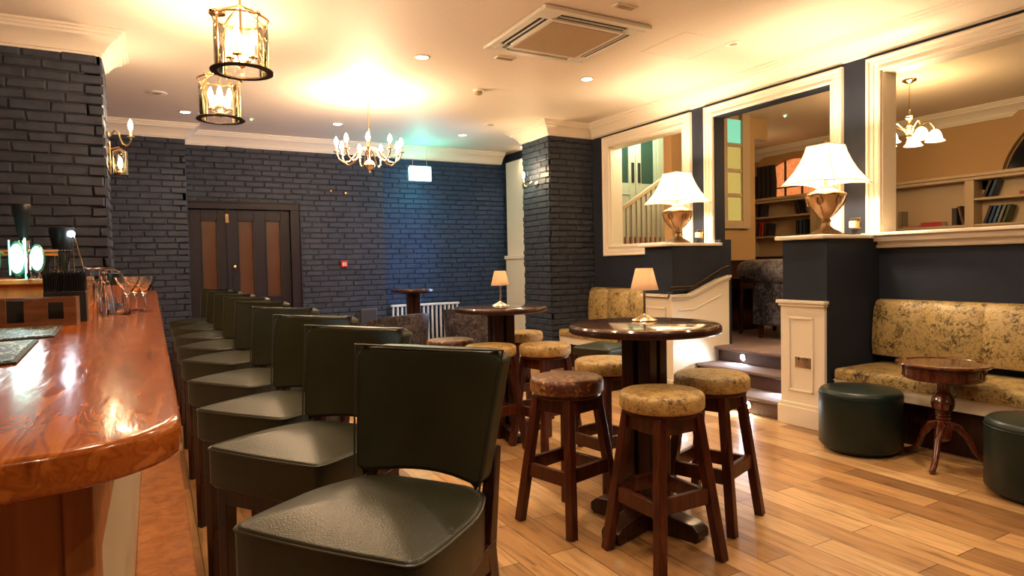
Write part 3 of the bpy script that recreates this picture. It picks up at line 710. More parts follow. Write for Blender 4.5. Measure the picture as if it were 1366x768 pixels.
# ------------------------------------------------------------------ bar stools with backs
def bar_stool(name, label, loc, rz, group):
    t = thing(name, label, 'bar stool', loc, rz, group)
    # seat: front edge at -y
    o = []
    def seg(p, q, n, bulge=0):
        for k in range(n):
            s = k/n; x = p[0]+(q[0]-p[0])*s; y = p[1]+(q[1]-p[1])*s
            dx, dy = q[0]-p[0], q[1]-p[1]; l = math.hypot(dx, dy); bb = bulge*4*s*(1-s)
            o.append((x+dy/l*bb, y-dx/l*bb))
    c = [(-.215, -.225), (.215, -.225), (.24, -.20), (.24, -.05), (.205, .12), (.12, .20), (-.12, .20), (-.205, .12), (-.24, -.05), (-.24, -.20)]
    seg(c[0], c[1], 8, .008); seg(c[1], c[2], 2, .006); seg(c[2], c[3], 3, .003); seg(c[3], c[4], 4, .010); seg(c[4], c[5], 4, .016); seg(c[5], c[6], 5, .004)
    seg(c[6], c[7], 4, .016); seg(c[7], c[8], 4, .010); seg(c[8], c[9], 3, .003); seg(c[9], c[0], 2, .006)
    seat = part(cushion(o, .635, .765, .014, .034, 4), 'seat', LEATH, t, ang=70, label='olive leather box cushion')
    part(MB().tube([(x*1.002, y*1.002, .757) for x, y in o], .0035, 6, closed=True), 'piping', STITCH, seat)
    # curved back panel, leaning; widens to the top
    rings = []; n = 18
    def prof(u, z):   # centre surface y at horizontal param u in [-1,1]
        lean = (z-.80)*.20
        return .195+lean-.055*u*u
    for j in range(11):
        v = j/10; z = .775+.335*v
        hw = .185+.040*v; th = .062
        front = []; back = []
        cut = .022*0
        for k in range(n+1):
            u = -1+2*k/n
            y = prof(u, z); zz = z-(.022*abs(u)**9 if j == 10 else .006*abs(u)**9 if j == 9 else 0)+(.016*abs(u)**9 if j == 0 else 0)+(.012*(1-u*u) if j == 0 else 0)-(.010*(1-u*u) if j == 10 else 0)
            front.append((hw*u, y, zz)); back.append((hw*u*1.0, y+th, zz))
        rings.append(front+back[::-1])
    mb = MB().rings(rings)
    bk = part(mb, 'backrest', LEATH, t, bev=.012, seg=3, ang=50)
    pip = []
    for j in range(0, 11): v = j/10; z = .775+.335*v; pip.append((-(.185+.040*v), prof(-1, z)-.001, z))
    top = [((.225)*u, prof(u, 1.11)-.001, 1.11-.010*(1-u*u)) for u in [-1+k/8 for k in range(1, 16)]]
    rt = [(-x, y, z) for x, y, z in pip][::-1]
    part(MB().tube(pip+top+rt, .003, 6), 'piping', STITCH, bk)
    # legs
    for sx in (-1, 1):
        part(MB().bar((sx*.20, -.19, 0), (sx*.195, -.185, .64), .032, .032, .042, .042), 'leg', DARKW, t, bev=.003)
        part(MB().bar((sx*.205, .235, 0), (sx*.185, .16, .64), .032, .034, .04, .046, side=(1, 0, 0)).bar((sx*.185, .165, .60), (sx*.172, .245, .86), .036, .04, .03, .03, side=(1, 0, 0)), 'leg', DARKW, t, bev=.003)
    part(MB().box(-.20, .20, -.205, -.18, .58, .638).box(-.19, .19, .15, .175, .58, .638).box(-.205, -.18, -.19, .16, .58, .638).box(.18, .205, -.19, .16, .58, .638), 'seat_frame', DARKW, t, bev=.002)
    part(MB().bar((-.2, -.19, .25), (.2, -.19, .25), .022, .045), 'footrest', DARKW, t, bev=.003)
    for sx in (-1, 1): part(MB().bar((sx*.2, -.19, .33), (sx*.2, .21, .33), .022, .035), 'stretcher', DARKW, t, bev=.002)
    part(MB().bar((-.2, .215, .25), (.2, .215, .25), .022, .035), 'stretcher', DARKW, t, bev=.002)
    return t
ys = [1.515, 2.25, 2.90, 3.68, 4.56, 5.37, 6.20, 7.12, 8.05]
ords = ['nearest the camera', 'second from the camera', 'third from the camera', 'fourth from the camera', 'middle of the row, fifth from camera', 'sixth from the camera', 'third from the far end', 'second from the far end', 'farthest, by the double door']
rots = [-53.7, -56.5, -54, -56, -56, -56, -55, -56, -56]
first = None
for y, w, a in zip(ys, ords, rots):
    th = radians(a); R_ = Matrix.Rotation(th, 3, 'Z'); c = R_ @ Vector((-.232, -.215, 0))
    loc = (.137-c.x, y-c.y, 0); lab = 'olive leather bar stool with backrest along the bar, '+w
    if first is None: first = bar_stool('bar_stool', lab, loc, th, 'leather bar stools along the bar')
    else: dup(first, loc, th, lab)

# ------------------------------------------------------------------ round velvet stools
def low_stool(label, loc, rz, group):
    t = thing('velvet_stool', label, 'stool', loc, rz, group)
    n = 32; out = [(.187*cos(2*pi*k/n), .187*sin(2*pi*k/n)) for k in range(n)]
    part(cushion(out, .668, .745, .024, .010, 5), 'seat_pad', GOLDV, t, ang=70)
    part(MB().lathe([(.165, .648), (.170, .652), (.170, .672), (.001, .672)], n=28), 'seat_base', STOOLW, t)
    for sx in (-1, 1):
        for sy in (-1, 1):
            part(MB().bar((sx*.178, sy*.178, 0), (sx*.105, sy*.105, .65), .044, .044, .044, .044, side=(1, 0, 0)), 'leg', STOOLW, t, bev=.004)
    def at(z): return .178+(.105-.178)*z/.65
    for z0, h, w in ((.255, .07, .026),):
        a = at(z0+h/2)
        for s in (-1, 1):
            part(MB().box(-a, a, s*a-w/2, s*a+w/2, z0, z0+h), 'footrest', STOOLW, t, bev=.003)
            part(MB().box(s*a-w/2, s*a+w/2, -a, a, z0-.02, z0+h-.02), 'footrest', STOOLW, t, bev=.003)
    a = at(.61)
    part(MB().box(-a, a, -a-.011, -a+.011, .575, .65).box(-a, a, a-.011, a+.011, .575, .65).box(-a-.011, -a+.011, -a, a, .575, .65).box(a-.011, a+.011, -a, a, .575, .65), 'seat_frame', STOOLW, t, bev=.002)
    return t
G1 = 'velvet stools around the near table'; G2 = 'velvet stools around the second table'
s1 = low_stool('gold velvet round stool in front of the near tall table, nearest the camera', (1.965, 2.19, 0), 0, G1)
for x, y, a, lab, g in ((1.83, 2.745, 14, 'round stool with brown-red crushed velvet top left of the near tall table', G1), (2.475, 2.385, 20, 'gold velvet round stool right of the near tall table by the steps', G1),
                        (2.35, 3.10, 8, 'gold velvet round stool behind the near tall table', G1), (2.45, 3.95, 10, 'gold velvet round stool right of the second tall table', G2),
                        (2.10, 4.13, 5, 'gold velvet round stool in front of the second tall table, nearest its pedestal', G2), (2.02, 4.66, -6, 'mottled velvet round stool left of the second tall table', G2),
                        (2.74, 4.80, 0, 'gold velvet round stool mostly hidden behind the second tall table', G2)):
    c = dup(s1, (x, y, 0), radians(a), lab, g)
    if 'brown-red' in lab or 'mottled' in lab:
        for ch_ in kids(c):
            if ch_.name.startswith('seat_pad'): ch_.data = ch_.data.copy(); ch_.data.materials[0] = REDV; ch_['label'] = 'brown-red mottled velvet pad'

# ------------------------------------------------------------------ tall round tables
def tall_table(label, loc, rz, r, h, group=None):
    t = thing('tall_table', label, 'table', loc, rz, group)
    part(MB().lathe([(r-.03, h-.012), (r-.004, h-.010), (r-.008, h-.003), (r-.02, h), (.001, h)], n=56), 'tabletop', TOPW, t, ang=30)
    part(MB().lathe([(r-.035, h-.045), (r-.008, h-.043), (r, h-.036), (r, h-.014), (r-.003, h-.010), (r-.035, h-.010)], n=56), 'table_rim', DARKW, t, ang=40)
    pc = MB().box(-.045, .045, -.045, .045, .08, h-.045)
    part(pc, 'pedestal', DARKW, t, bev=.003)
    for sx in (-1, 1):
        for sy in (-1, 1):
            part(MB().box(sx*.047-.034, sx*.047+.034, sy*.047-.034, sy*.047+.034, .08, h-.045), 'column_post', DARKW, t, bev=.005)
    part(MB().box(-.16, .16, -.16, .16, h-.062, h-.043), 'top_plate', DARKW, t, bev=.003)
    for a in range(2):
        q = MB(); L_ = .31*r/.37; w = .05
        pts = [(-L_, .018), (-L_, .055), (-L_+.035, .082), (-.13, .10), (.13, .10), (L_-.035, .082), (L_, .055), (L_, .018), (L_-.02, 0), (-L_+.02, 0)]
        n = len(pts)
        if a == 0: v = [(x, -w, z) for x, z in pts]+[(x, w, z) for x, z in pts]
        else: v = [(w, x, z-.001) for x, z in pts]+[(-w, x, z-.001) for x, z in pts]
        v = [(x, y, max(0, z)) for x, y, z in v]
        q.add(v, [tuple(range(n)), tuple(range(2*n-1, n-1, -1))]+[(i, n+i, n+(i+1) % n, (i+1) % n) for i in range(n)])
        part(q, 'foot', DARKW, t, bev=.004)
    return t
tall_table('near round tall table with dark wood top, square pedestal and small lamp on it', (2.125, 2.49, 0), radians(17), .372, 1.014, 'tall round tables')
tall_table('second round tall table in the middle distance with a small lamp on it', (2.34, 4.41, 0), radians(-6), .358, 1.00, 'tall round tables')
tall_table('small far tall table against the blue brick wall by the radiator', (3.06, 8.28, 0), radians(-10), .29, 1.02, 'tall round tables')

# small table lamps
def small_lamp(label, loc):
    t = thing('table_lamp', label, 'table lamp', loc, 0, 'small copper-shaded table lamps')
    part(MB().lathe([(.062, 0), (.064, .004), (.058, .010), (.040, .020), (.022, .028), (.012, .034), (.010, .036)], n=12, flute=.05), 'base', plain('silver_gilt', (.80, .66, .45), .22, 1), t, ang=20)
    part(MB().lathe([(.0065, .034), (.0065, .20), (.01, .205), (.001, .21)], n=12), 'pole', CHROME, t)
    part(MB().lathe([(.072, .160), (.044, .272), (.043, .272), (.071, .160)], n=32, cap=False), 'lamp_shade', COPPER, t, label='translucent copper shade')
    part(MB().sphere((0, 0, .218), .018, 10, 1.2), 'bulb', emis('small_bulb_glow', (1, .70, .36), 14), t)
    return t
l1 = small_lamp('small copper-shaded table lamp on the near tall table', (2.225, 2.60, 1.014))
dup(l1, (2.345, 4.42, 1.00), 0, 'small copper-shaded table lamp on the second tall table')
point((2.225, 2.60, 1.236), 2.4, (1, .80, .56), .02); point((2.345, 4.42, 1.222), 2.4, (1, .80, .56), .02)

# ------------------------------------------------------------------ large urn lamps
URN = plain('antique_gilt_ceramic', (.46, .25, .105), .28, .15, .4, noise=.12, nscale=8)
GILT = plain('old_gilt_relief', (.26, .16, .075), .3, .8, noise=.4, nscale=40)
def urn_lamp(label, loc):
    t = thing('urn_lamp', label, 'table lamp', loc, 0, 'large urn lamps on the piers')
    part(MB().lathe([(.125, 0), (.128, .012), (.110, .022), (.100, .030), (.060, .052), (.036, .075), (.030, .10), (.040, .115), (.034, .125), (.030, .14)], n=28, flute=.04), 'foot', GILT, t, ang=20)
    part(MB().lathe([(.030, .135), (.050, .15), (.080, .185), (.115, .235), (.138, .285), (.146, .315), (.140, .335), (.10, .35), (.075, .365)], n=32), 'urn_body', URN, t)
    q = MB()
    q.tube([(.146*cos(2*pi*k/32), .146*sin(2*pi*k/32), .322+.004*sin(k*pi/2)) for k in range(32)], .008, 8, closed=True)
    part(q, 'rim_band', GILT, t)
    q = MB()
    for k in range(6):
        a = 2*pi*k/6+.3; pts = []
        for j in range(12):
            b = 2*pi*j/12; rr = .020*cos(b); zz = .272+.034*sin(b); R_ = .132+(zz-.272)*.25
            aa = a+rr/R_; pts.append(((R_+.006)*cos(aa), (R_+.006)*sin(aa), zz))
        q.tube(pts, .006, 6, closed=True)
        q.tube([(.034*cos(a), .034*sin(a), .14), (.085*cos(a), .085*sin(a), .185), (.130*cos(a), .130*sin(a), .245)], .004, 6)
    part(q, 'relief_ornament', GILT, t)
    part(MB().lathe([(.075, .36), (.055, .372), (.05, .39), (.014, .40), (.012, .70), (.001, .705)], n=20), 'neck', URN, t)
    # square pagoda shade
    rings = []
    for s, z in ((.236, .405), (.232, .412), (.200, .460), (.165, .520), (.135, .590), (.112, .66), (.100, .715)):
        ring_ = []
        for (ax, ay), (bx_, by_) in (((-1, -1), (1, -1)), ((1, -1), (1, 1)), ((1, 1), (-1, 1)), ((-1, 1), (-1, -1))):
            for k in range(6):
                u = k/6; x = ax+(bx_-ax)*u; y = ay+(by_-ay)*u; bow = 1-.06*4*u*(1-u)
                ring_.append((x*s*bow, y*s*bow, z+(.022*4*u*(1-u) if z < .42 else 0)))
        rings.append(ring_)
    sh_ = part(MB().rings(rings, False, False), 'lamp_shade', SHADE, t, label='glowing cream pagoda shade', ang=30)
    sm = sh_.modifiers.new('Solid', 'SOLIDIFY'); sm.thickness = .003
    q = MB()
    q.tube([p for p in rings[0]], .0035, 6, closed=True); q.tube([p for p in rings[-1]], .003, 6, closed=True)
    for c4 in (0, 6, 12, 18): q.tube([rg[c4] for rg in rings], .0028, 6)
    part(q, 'shade_trim', plain('shade_braid', (.60, .42, .22), .6), sh_)
    part(MB().lathe([(.006, .70), (.006, .72), (.012, .728), (.006, .745), (.001, .755)], n=12), 'finial', GILT, t)
    part(MB().bar((-.1, 0, .712), (.1, 0, .712), .005, .003).bar((0, -.1, .712), (0, .1, .712), .005, .003), 'shade_spider', GILT, t)
    return t
u1 = urn_lamp('large gilt urn lamp with glowing square shade on the near pier', (4.71, 3.31, 1.497))
u2 = dup(u1, (4.70, 4.97, 1.497), 0, 'large gilt urn lamp with glowing square shade on the far pier')
for x, y in ((4.71, 3.31), (4.70, 4.97)):
    point((x, y, 2.12), 60, (1, .74, .46), .05)

# ------------------------------------------------------------------ pouffes, occasional table, benches
def pouffe(label, loc):
    t = thing('pouffe', label, 'pouffe', loc, 0, 'round leather pouffes')
    n = 40; out = [(.258*cos(2*pi*k/n), .258*sin(2*pi*k/n)) for k in range(n)]
    o = part(cushion(out, .02, .425, .035, .012, 5, .03), 'pouffe_body', POUFL, t, ang=70)
    part(MB().tube([(.2585*cos(2*pi*k/n), .2585*sin(2*pi*k/n), .385) for k in range(n)], .0025, 6, closed=True), 'seam', POUFL, t)
    part(MB().lathe([(.20, 0), (.20, .022)], n=24), 'base', BLACKM, t)
    return t
p1 = pouffe('dark green leather drum pouffe in front of the gold bench, left of the small table', (4.205, 2.70, 0))
dup(p1, (4.155, 1.64, 0), 0, 'dark green leather drum pouffe at the right edge, cut by the frame')

ot = thing('occasional_table', 'small round mahogany drum table on a carved tripod pedestal in front of the bench', 'table', (4.335, 2.235, 0))
RED = wood('red_mahogany', [(.3, (.045, .009, .005)), (.55, (.10, .022, .010)), (.8, (.17, .045, .020))], (20, 20, 3), .15, .9, .04)
part(MB().lathe([(.232, .628), (.252, .632), (.262, .640), (.255, .648), (.22, .650), (.215, .645), (.001, .645)], n=48, flute=.012), 'tabletop', RED, ot, ang=25)
ap = MB().lathe([(.215, .545), (.222, .55), (.222, .625), (.235, .632)], n=48)
apo = part(ap, 'apron', RED, ot, ang=25)
q = MB()
for k in range(8):
    a0 = 2*pi*k/8+.08; a1 = a0+2*pi/8-.16
    for z in (.562, .612): q.tube([(.2235*cos(a0+(a1-a0)*j/8), .2235*sin(a0+(a1-a0)*j/8), z) for j in range(9)], .003, 5)
    for a in (a0, a1): q.tube([(.2235*cos(a), .2235*sin(a), .562), (.2235*cos(a), .2235*sin(a), .612)], .003, 5)
part(q, 'apron_moulding', RED, apo)
part(MB().lathe([(.075, .545), (.07, .53), (.032, .515), (.028, .49), (.032, .46), (.052, .43), (.062, .39), (.055, .355), (.034, .335)], n=20, flute=.10), 'fluted_bulb', RED, ot, ang=20)
part(MB().lathe([(.034, .338), (.042, .33), (.032, .322), (.042, .312), (.033, .302), (.043, .292), (.034, .282), (.044, .272), (.036, .26), (.048, .23), (.05, .17), (.03, .15), (.001, .14)], n=20), 'turned_column', RED, ot)
for k in range(3):
    a = radians(196+120*k); d = Vector((cos(a), sin(a), 0))
    pts = [d*.03+Vector((0, 0, .25)), d*.085+Vector((0, 0, .235)), d*.14+Vector((0, 0, .17)), d*.175+Vector((0, 0, .09)), d*.215+Vector((0, 0, .045)), d*.265+Vector((0, 0, .020))]
    lg = part(MB().tube(pts, [.026, .026, .021, .017, .018, .016], 10), 'leg', RED, ot)
    part(MB().sphere(tuple(d*.268+Vector((0, 0, .020))), .020, 12), 'claw_foot', RED, lg)

def bench(label, y0, y1, xw, depth, seatz, backz, group, backgap=.50):
    t = thing('banquette', label, 'bench', (xw, (y0+y1)/2, 0), 0, group)
    h = (y1-y0)/2; xf = -depth
    out = rrect(depth, 2*h, .035, 4, -depth/2, 0)
    part(cushion(out, seatz-.10, seatz-.015, .03, .012, 4), 'seat_cushion', BENV, t, ang=60)
    # back cushion in channels
    n = max(1, round(2*h/.42)); w = 2*h/n
    for k in range(n):
        a = -h+k*w; prof = []
        m = MB(); rings = []
        for j in range(9):
            yy = a+w*j/8; e = abs(j/4-1); bulge = .034*(1-e**5)
            pr = [(-.03, backgap), (-.115-bulge*.5, backgap+.02), (-.125-bulge, backgap+.12), (-.115-bulge, backgap+.28), (-.095-bulge, backz-.06), (-.065-bulge*.7, backz-.012), (-.02, backz), (-.0, backz-.01), (0, backgap)]
            rings.append([(x, yy, z) for x, z in pr])
        part(m.rings(rings), 'back_cushion', BENV, t, ang=60)
    part(MB().box(xf+.02, xf+.045, -h, h, seatz-.19, seatz-.10).box(xf+.01, xf+.045, -h, h, seatz-.112, seatz-.10), 'front_rail', CREAM, t, label='cream painted front rail', bev=.003)
    part(MB().box(xf+.12, xf+.15, -h, h, .0, seatz-.10), 'base_panel', DARKW, t)
    part(MB().box(xf+.045, -.01, -h, h, seatz-.13, seatz-.10), 'seat_board', DARKW, t)
    return t
bench('long gold crushed velvet wall bench under the right-hand opening', .75, 3.10, 5.105, .62, .50, .985, None, .53)
bench('short gold crushed velvet wall bench behind the near table by the brick column', 5.75, 6.94, 5.105, .60, .50, 1.0, None, .53)
mc = thing('stool_chair', 'dark wooden upright chair with green leather seat beside the short bench', 'chair', (3.85, 5.15, 0), radians(20))

# this chair: green leather seat, dark frame
for sx in (-1, 1):
    for sy in (-1, 1): part(MB().bar((sx*.19, sy*.19, 0), (sx*.17, sy*.17, .42), .03, .03, .04, .04), 'leg', DARKW, mc, bev=.002)
part(cushion(rrect(.44, .44, .06), .42, .50, .02, .03), 'seat', LEATH, mc, ang=70)

# ------------------------------------------------------------------ armchairs at the back
def tub_chair(label, loc, rz):
    t = thing('tub_chair', label, 'armchair', loc, rz, 'grey velvet armchairs by the blue wall')
    rings = []; n = 20
    inner = []; outer = []
    for k in range(n+1):
        a = radians(-15+210*k/n); outer.append((.37*cos(a), .30*sin(a)+.02)); inner.append((.30*cos(a), .23*sin(a)+.02))
    m = MB()
    rings = []
    for k in range(n+1):
        u = abs(k/n*2-1); top = .80-.06*u**2
        ox, oy = outer[k]; ix, iy = inner[k]; s = 1.06
        rings.append([(ox*.93, oy*.93, .20), (ox*s, oy*s, top-.03), (ox*s*.98, oy*s*.98, top), (ix*s, iy*s, top), (ix*s*.96, iy*s*.96, top-.04), (ix, iy, .30)])
    part(m.rings(rings), 'back_shell', GREYV, t, ang=60)
    part(cushion(rrect(.50, .50, .08, 5, 0, -.06), .26, .43, .03, .03), 'seat', GREYV, t, ang=70)
    for sx in (-1, 1):
        for sy in (-1, 1): part(MB().bar((sx*.22, sy*.20, 0), (sx*.2, sy*.18, .24), .025, .025, .04, .04), 'leg', DARKW, t)
    return t
tc1 = tub_chair('grey crushed velvet tub chair left of the second tall table, its back turned', (2.36, 6.95, 0), radians(205))
dup(tc1, (3.45, 7.20, 0), radians(130), 'dark mottled velvet tub chair in front of the radiator, behind the second tall table')

# radiator
rd_ = thing('column_radiator', 'white column radiator below the blue brick wall', 'radiator', (3.62, 9.25, 0))
for k in range(16):
    x = -.52+.069*k; part(MB().lathe([(.013, .14), (.016, .17), (.016, .70), (.013, .73)], c=(x, 0, 0), n=8, sy=1.6), 'radiator_column', plain('radiator_white', (.62, .66, .74), .35) if k == 0 else RADM, rd_) if k else None
    if k == 0:
        RADM = plain('radiator_white', (.66, .70, .78), .35)
        part(MB().lathe([(.013, .14), (.016, .17), (.016, .70), (.013, .73)], c=(x, 0, 0), n=8, sy=1.6), 'radiator_column', RADM, rd_)
part(MB().box(-.55, .55, -.03, .03, .72, .755), 'top_header', RADM, rd_, bev=.008); part(MB().box(-.55, .55, -.025, .025, .12, .15), 'bottom_header', RADM, rd_, bev=.006)
gp = thing('grey_panel', 'small dark grey metal panel low on the brick wall left of the armchair', 'panel', (2.73, 9.235, .38))
part(MB().box(-.11, .11, -.02, .01, 0, .33), 'panel_face', plain('grey_metal_panel', (.06, .065, .075), .4, .3), gp, bev=.004); part(MB().box(-.12, .12, -.012, .012, -.01, .34), 'panel_frame', plain('grey_panel_rim', (.10, .105, .12), .4, .3), gp, bev=.003)

# sofa and side table in the upper room
sf = thing('scroll_arm_sofa', 'silver-grey crushed velvet scroll-arm sofa in the upper room beyond the steps', 'sofa', (6.25, 4.75, .449))
SILV = velvet('silver_crushed_velvet', (.008, .008, .012), (.035, .033, .042), (.16, .15, .17), 16, .60)
part(MB().box(-.36, .9, -.5, .22, .16, .48), 'sofa_body', SILV, sf, bev=.03, seg=3)
arm = MB()
arm.tube([(-.40, -.58, .72), (-.40, -.4, .735), (-.40, .3, .735), (-.40, .38, .72)], [.12, .135, .135, .12], 20)
arm.box(-.45, -.30, -.52, .22, .15, .74)
part(arm, 'scroll_arm', SILV, sf, bev=.01)
part(MB().box(-.32, .9, .06, .22, .3, .74), 'sofa_back', SILV, sf, bev=.02)
for x, y in ((-.39, -.42), (.8, -.42), (-.39, .16), (.8, .16)): part(MB().bar((x, y, 0), (x, y, .17), .035, .035, .05, .05), 'leg', STOOLW, sf)
sd = thing('side_table', 'dark turned-leg side table left of the grey sofa in the upper room', 'table', (6.35, 5.42, .449), 0)
part(MB().box(-.40, .30, -.14, .15, .62, .655), 'tabletop', DARKW, sd, bev=.006); part(MB().box(-.37, .27, -.12, .13, .53, .62), 'apron', DARKW, sd)
for x in (-.34, .24):
    for y in (-.1, .1): part(MB().lathe([(.016, 0), (.03, .03), (.018, .07), (.030, .16), (.036, .22), (.018, .28), (.026, .34), (.030, .53)], c=(x, y, 0), n=14), 'leg', DARKW, sd)

# ------------------------------------------------------------------ step lights, rail, sockets
def disc_light(name, label, cat, loc, rot, r, mat, group=None, rim=CHROME):
    t = thing(name, label, cat, loc, 0, group); t.rotation_euler = rot
    part(MB().lathe([(r*1.0, 0), (r*1.35, .0), (r*1.35, .004), (r*1.05, .008), (r, .006)], n=24, cap=False), 'rim', rim, t)
    part(MB().lathe([(r, .005), (.0005, .0055)], n=24, cap=False), 'lens', mat, t)
    return t
RX = (0, radians(-90), 0)
for x, y, z, nm in ((4.44, 3.86, .072, 'glowing round step light on the lowest riser'), (4.74, 3.70, .222, 'glowing round step light on the middle riser, by the near pier'), (5.04, 4.44, .36, 'glowing round step light on the top riser')):
    disc_light('step_light', nm, 'step light', (x-.001, y, z), RX, .027, LED, 'white step lights')
    spot((x-.03, y, z+.01), 5.5, (.70, .85, 1), 165, (0, radians(62), 0), .012, .5)
disc_light('step_light', 'glowing round light low on the white panel beside the steps', 'step light', (4.52, 4.752, .43), (radians(90), 0, 0), .027, LED, 'white step lights')
point((4.52, 4.70, .43), .25, (.8, .9, 1), .02)
hr = thing('stair_handrail', 'dark bronze handrail on brackets above the white panel by the steps', 'handrail', (4.35, 4.70, 1.05))
part(MB().tube([(0, 0, 0), (.02, 0, .008), (.26, 0, .010), (.30, 0, .015), (.70, 0, .19), (.78, 0, .20)], .018, 12), 'rail', BRONZE, hr)
for x, z in ((.03, .0), (.27, .0), (.68, .17)): part(MB().tube([(x, 0, z), (x, .04, z-.04), (x, .08, z-.04)], .008, 8), 'bracket', BRONZE, hr)

def plate(name, label, cat, loc, rz, w, h, mat, holes, group=None, plug=False):
    t = thing(name, label, cat, loc, rz, group)
    part(MB().box(-w/2, w/2, -.008, 0, -h/2, h/2), 'face_plate', mat, t, bev=.002)
    q = MB()
    for hx, hz, hw, hh in holes: q.box(hx-hw/2, hx+hw/2, -.0095, -.007, hz-hh/2, hz+hh/2)
    part(q, 'socket_holes', BLACKM, t)
    return t
h2 = []
for cx in (-.036, .036): h2 += [(cx, -.008, .026, .03), (cx, .022, .010, .012)]
pl = plate('wall_socket', 'chrome double socket on the white panel of the near pier', 'socket', (4.419, 3.30, .505), radians(-90), .146, .086, CHROME, [], None)
q = MB()
for cx in (-.036, .036):
    q.box(cx-.003, cx+.003, -.0098, -.007, .0, .010).box(cx-.013, cx-.007, -.0098, -.007, -.018, -.012).box(cx+.007, cx+.013, -.0098, -.007, -.018, -.012).box(cx-.006, cx+.006, -.0105, -.007, .020, .034)
part(q, 'switch_and_slots', BLACKM, pl)
for y, nm in ((3.315, 'brass wall socket with white plug right of the near urn lamp'), (5.06, 'brass wall socket with white plug right of the far urn lamp')):
    t = plate('plug_socket', nm, 'socket', (5.109, y, 1.60), radians(-90), .088, .088, BRASS, [(.02, .02, .01, .015)])
    part(MB().box(-.035, .012, -.045, -.008, -.035, .02), 'plug', WHITE, t, bev=.005, label='white plug')
    part(MB().tube([(-.01, -.03, -.035), (-.02, -.035, -.07), (-.05, -.03, -.09), (-.10, -.03, -.098)], .003, 6), 'cable', BLACK, t)

# fire call point
fp = thing('fire_call_point', 'small red fire alarm call point with white label on the brick wall', 'fire alarm', (2.385, 9.245, 1.375))
part(MB().box(-.045, .045, -.045, 0, -.045, .045), 'case', plain('fire_red', (.55, .02, .015), .4), fp, bev=.004)
part(MB().box(-.024, .024, -.0475, -.045, -.024, .018), 'label_plate', plain('call_point_white', (.75, .75, .68), .5), fp)
part(MB().box(-.010, .010, -.049, -.0475, -.012, .008), 'label_mark', plain('call_point_mark', (.4, .03, .02), .5), fp)
# small brass wall hooks
for x, z, nm in ((2.24, 2.40, 'left small brass cup-hook light fixing on the back brick wall'), (2.45, 2.38, 'right tiny brass hook on the back brick wall')):
    t = thing('wall_hook', nm, 'hook', (x, 9.245, z)); part(MB().lathe([(.02, 0), (.02, .006), (.008, .012)], n=14), 'hook_plate', BRASS, t, rot=(radians(90), 0, 0))
    part(MB().tube([(0, -.01, 0), (0, -.05, -.02), (0, -.06, .02)], .006, 8), 'hook', BRASS, t)

# exit sign
ex = thing('exit_sign', 'glowing green and white hanging exit sign before the blue brick wall', 'exit sign', (3.50, 9.05, 2.58))
part(MB().box(-.17, .17, -.02, .02, 0, .19), 'light_box', emis('exit_sign_glow', (.45, 1, .80), 3.2), ex, bev=.004)
part(MB().box(-.17, .17, -.025, .025, .19, .215), 'top_bar', WHITE, ex, bev=.003)
for x in (-.11, .11): part(MB().tube([(x, 0, .21), (x, 0, .50)], .003, 6), 'suspension_wire', CHROME, ex)
part(MB().box(-.15, -.03, -.0215, -.0205, .03, .16).box(.03, .15, -.0215, -.0205, .05, .14), 'sign_face', emis('exit_sign_pictogram', (.25, 1, .62), 2.4), ex)
spot((3.50, 8.95, 2.66), 12, (.05, .95, .75), 170, (radians(75), 0, 0), .08, 1)
point((3.50, 8.98, 2.68), 6, (.08, 1, .8), .08)

# ------------------------------------------------------------------ ceiling fittings
ac = thing('ceiling_cassette', 'large square white air-conditioning cassette in the ceiling', 'air conditioner', (2.88, 4.265, CZ))
fr = MB(); o_ = .475; i_ = .30
def ringbox(m, a, b, z0, z1):
    m.box(-a, a, -a, -b, z0, z1); m.box(-a, a, b, a, z0, z1); m.box(-a, -b, -b, b, z0, z1); m.box(b, a, -b, b, z0, z1)
ringbox(fr, o_, .412, -.035, -.005); ringbox(fr, .335, .30, -.045, -.005)
for s in (-1, 1):
    for t_ in (-1, 1): fr.box(min(s*.415, s*.30), max(s*.415, s*.30), min(t_*.415, t_*.30), max(t_*.415, t_*.30), -.036, -.005)
part(fr, 'frame', plain('cassette_white', (.74, .69, .60), .4), ac, bev=.006)
part(MB().box(-.30, .30, -.30, .30, -.048, -.02), 'intake_grille', ACG, ac, bev=.004, label='beige central grille')
part(MB().box(-.412, .412, -.412, .412, -.028, -.004), 'air_slot', BLACKM, ac)
for k in range(4):
    a = pi/2*k; part(MB().box(-.29, .29, -.380, -.370, -.036, -.026), 'louvre', plain('louvre_white', (.70, .66, .60), .4) if k == 0 else ac_l, ac, rot=(0, 0, a)) if k else None
    if k == 0: ac_l = plain('louvre_white', (.70, .66, .60), .4); part(MB().box(-.29, .29, -.380, -.370, -.036, -.026), 'louvre', ac_l, ac)
part(MB().box(-.36, -.31, .27, .36, -.042, -.036), 'indicator_panel', plain('indicator_grey', (.05, .09, .08), .3), ac)

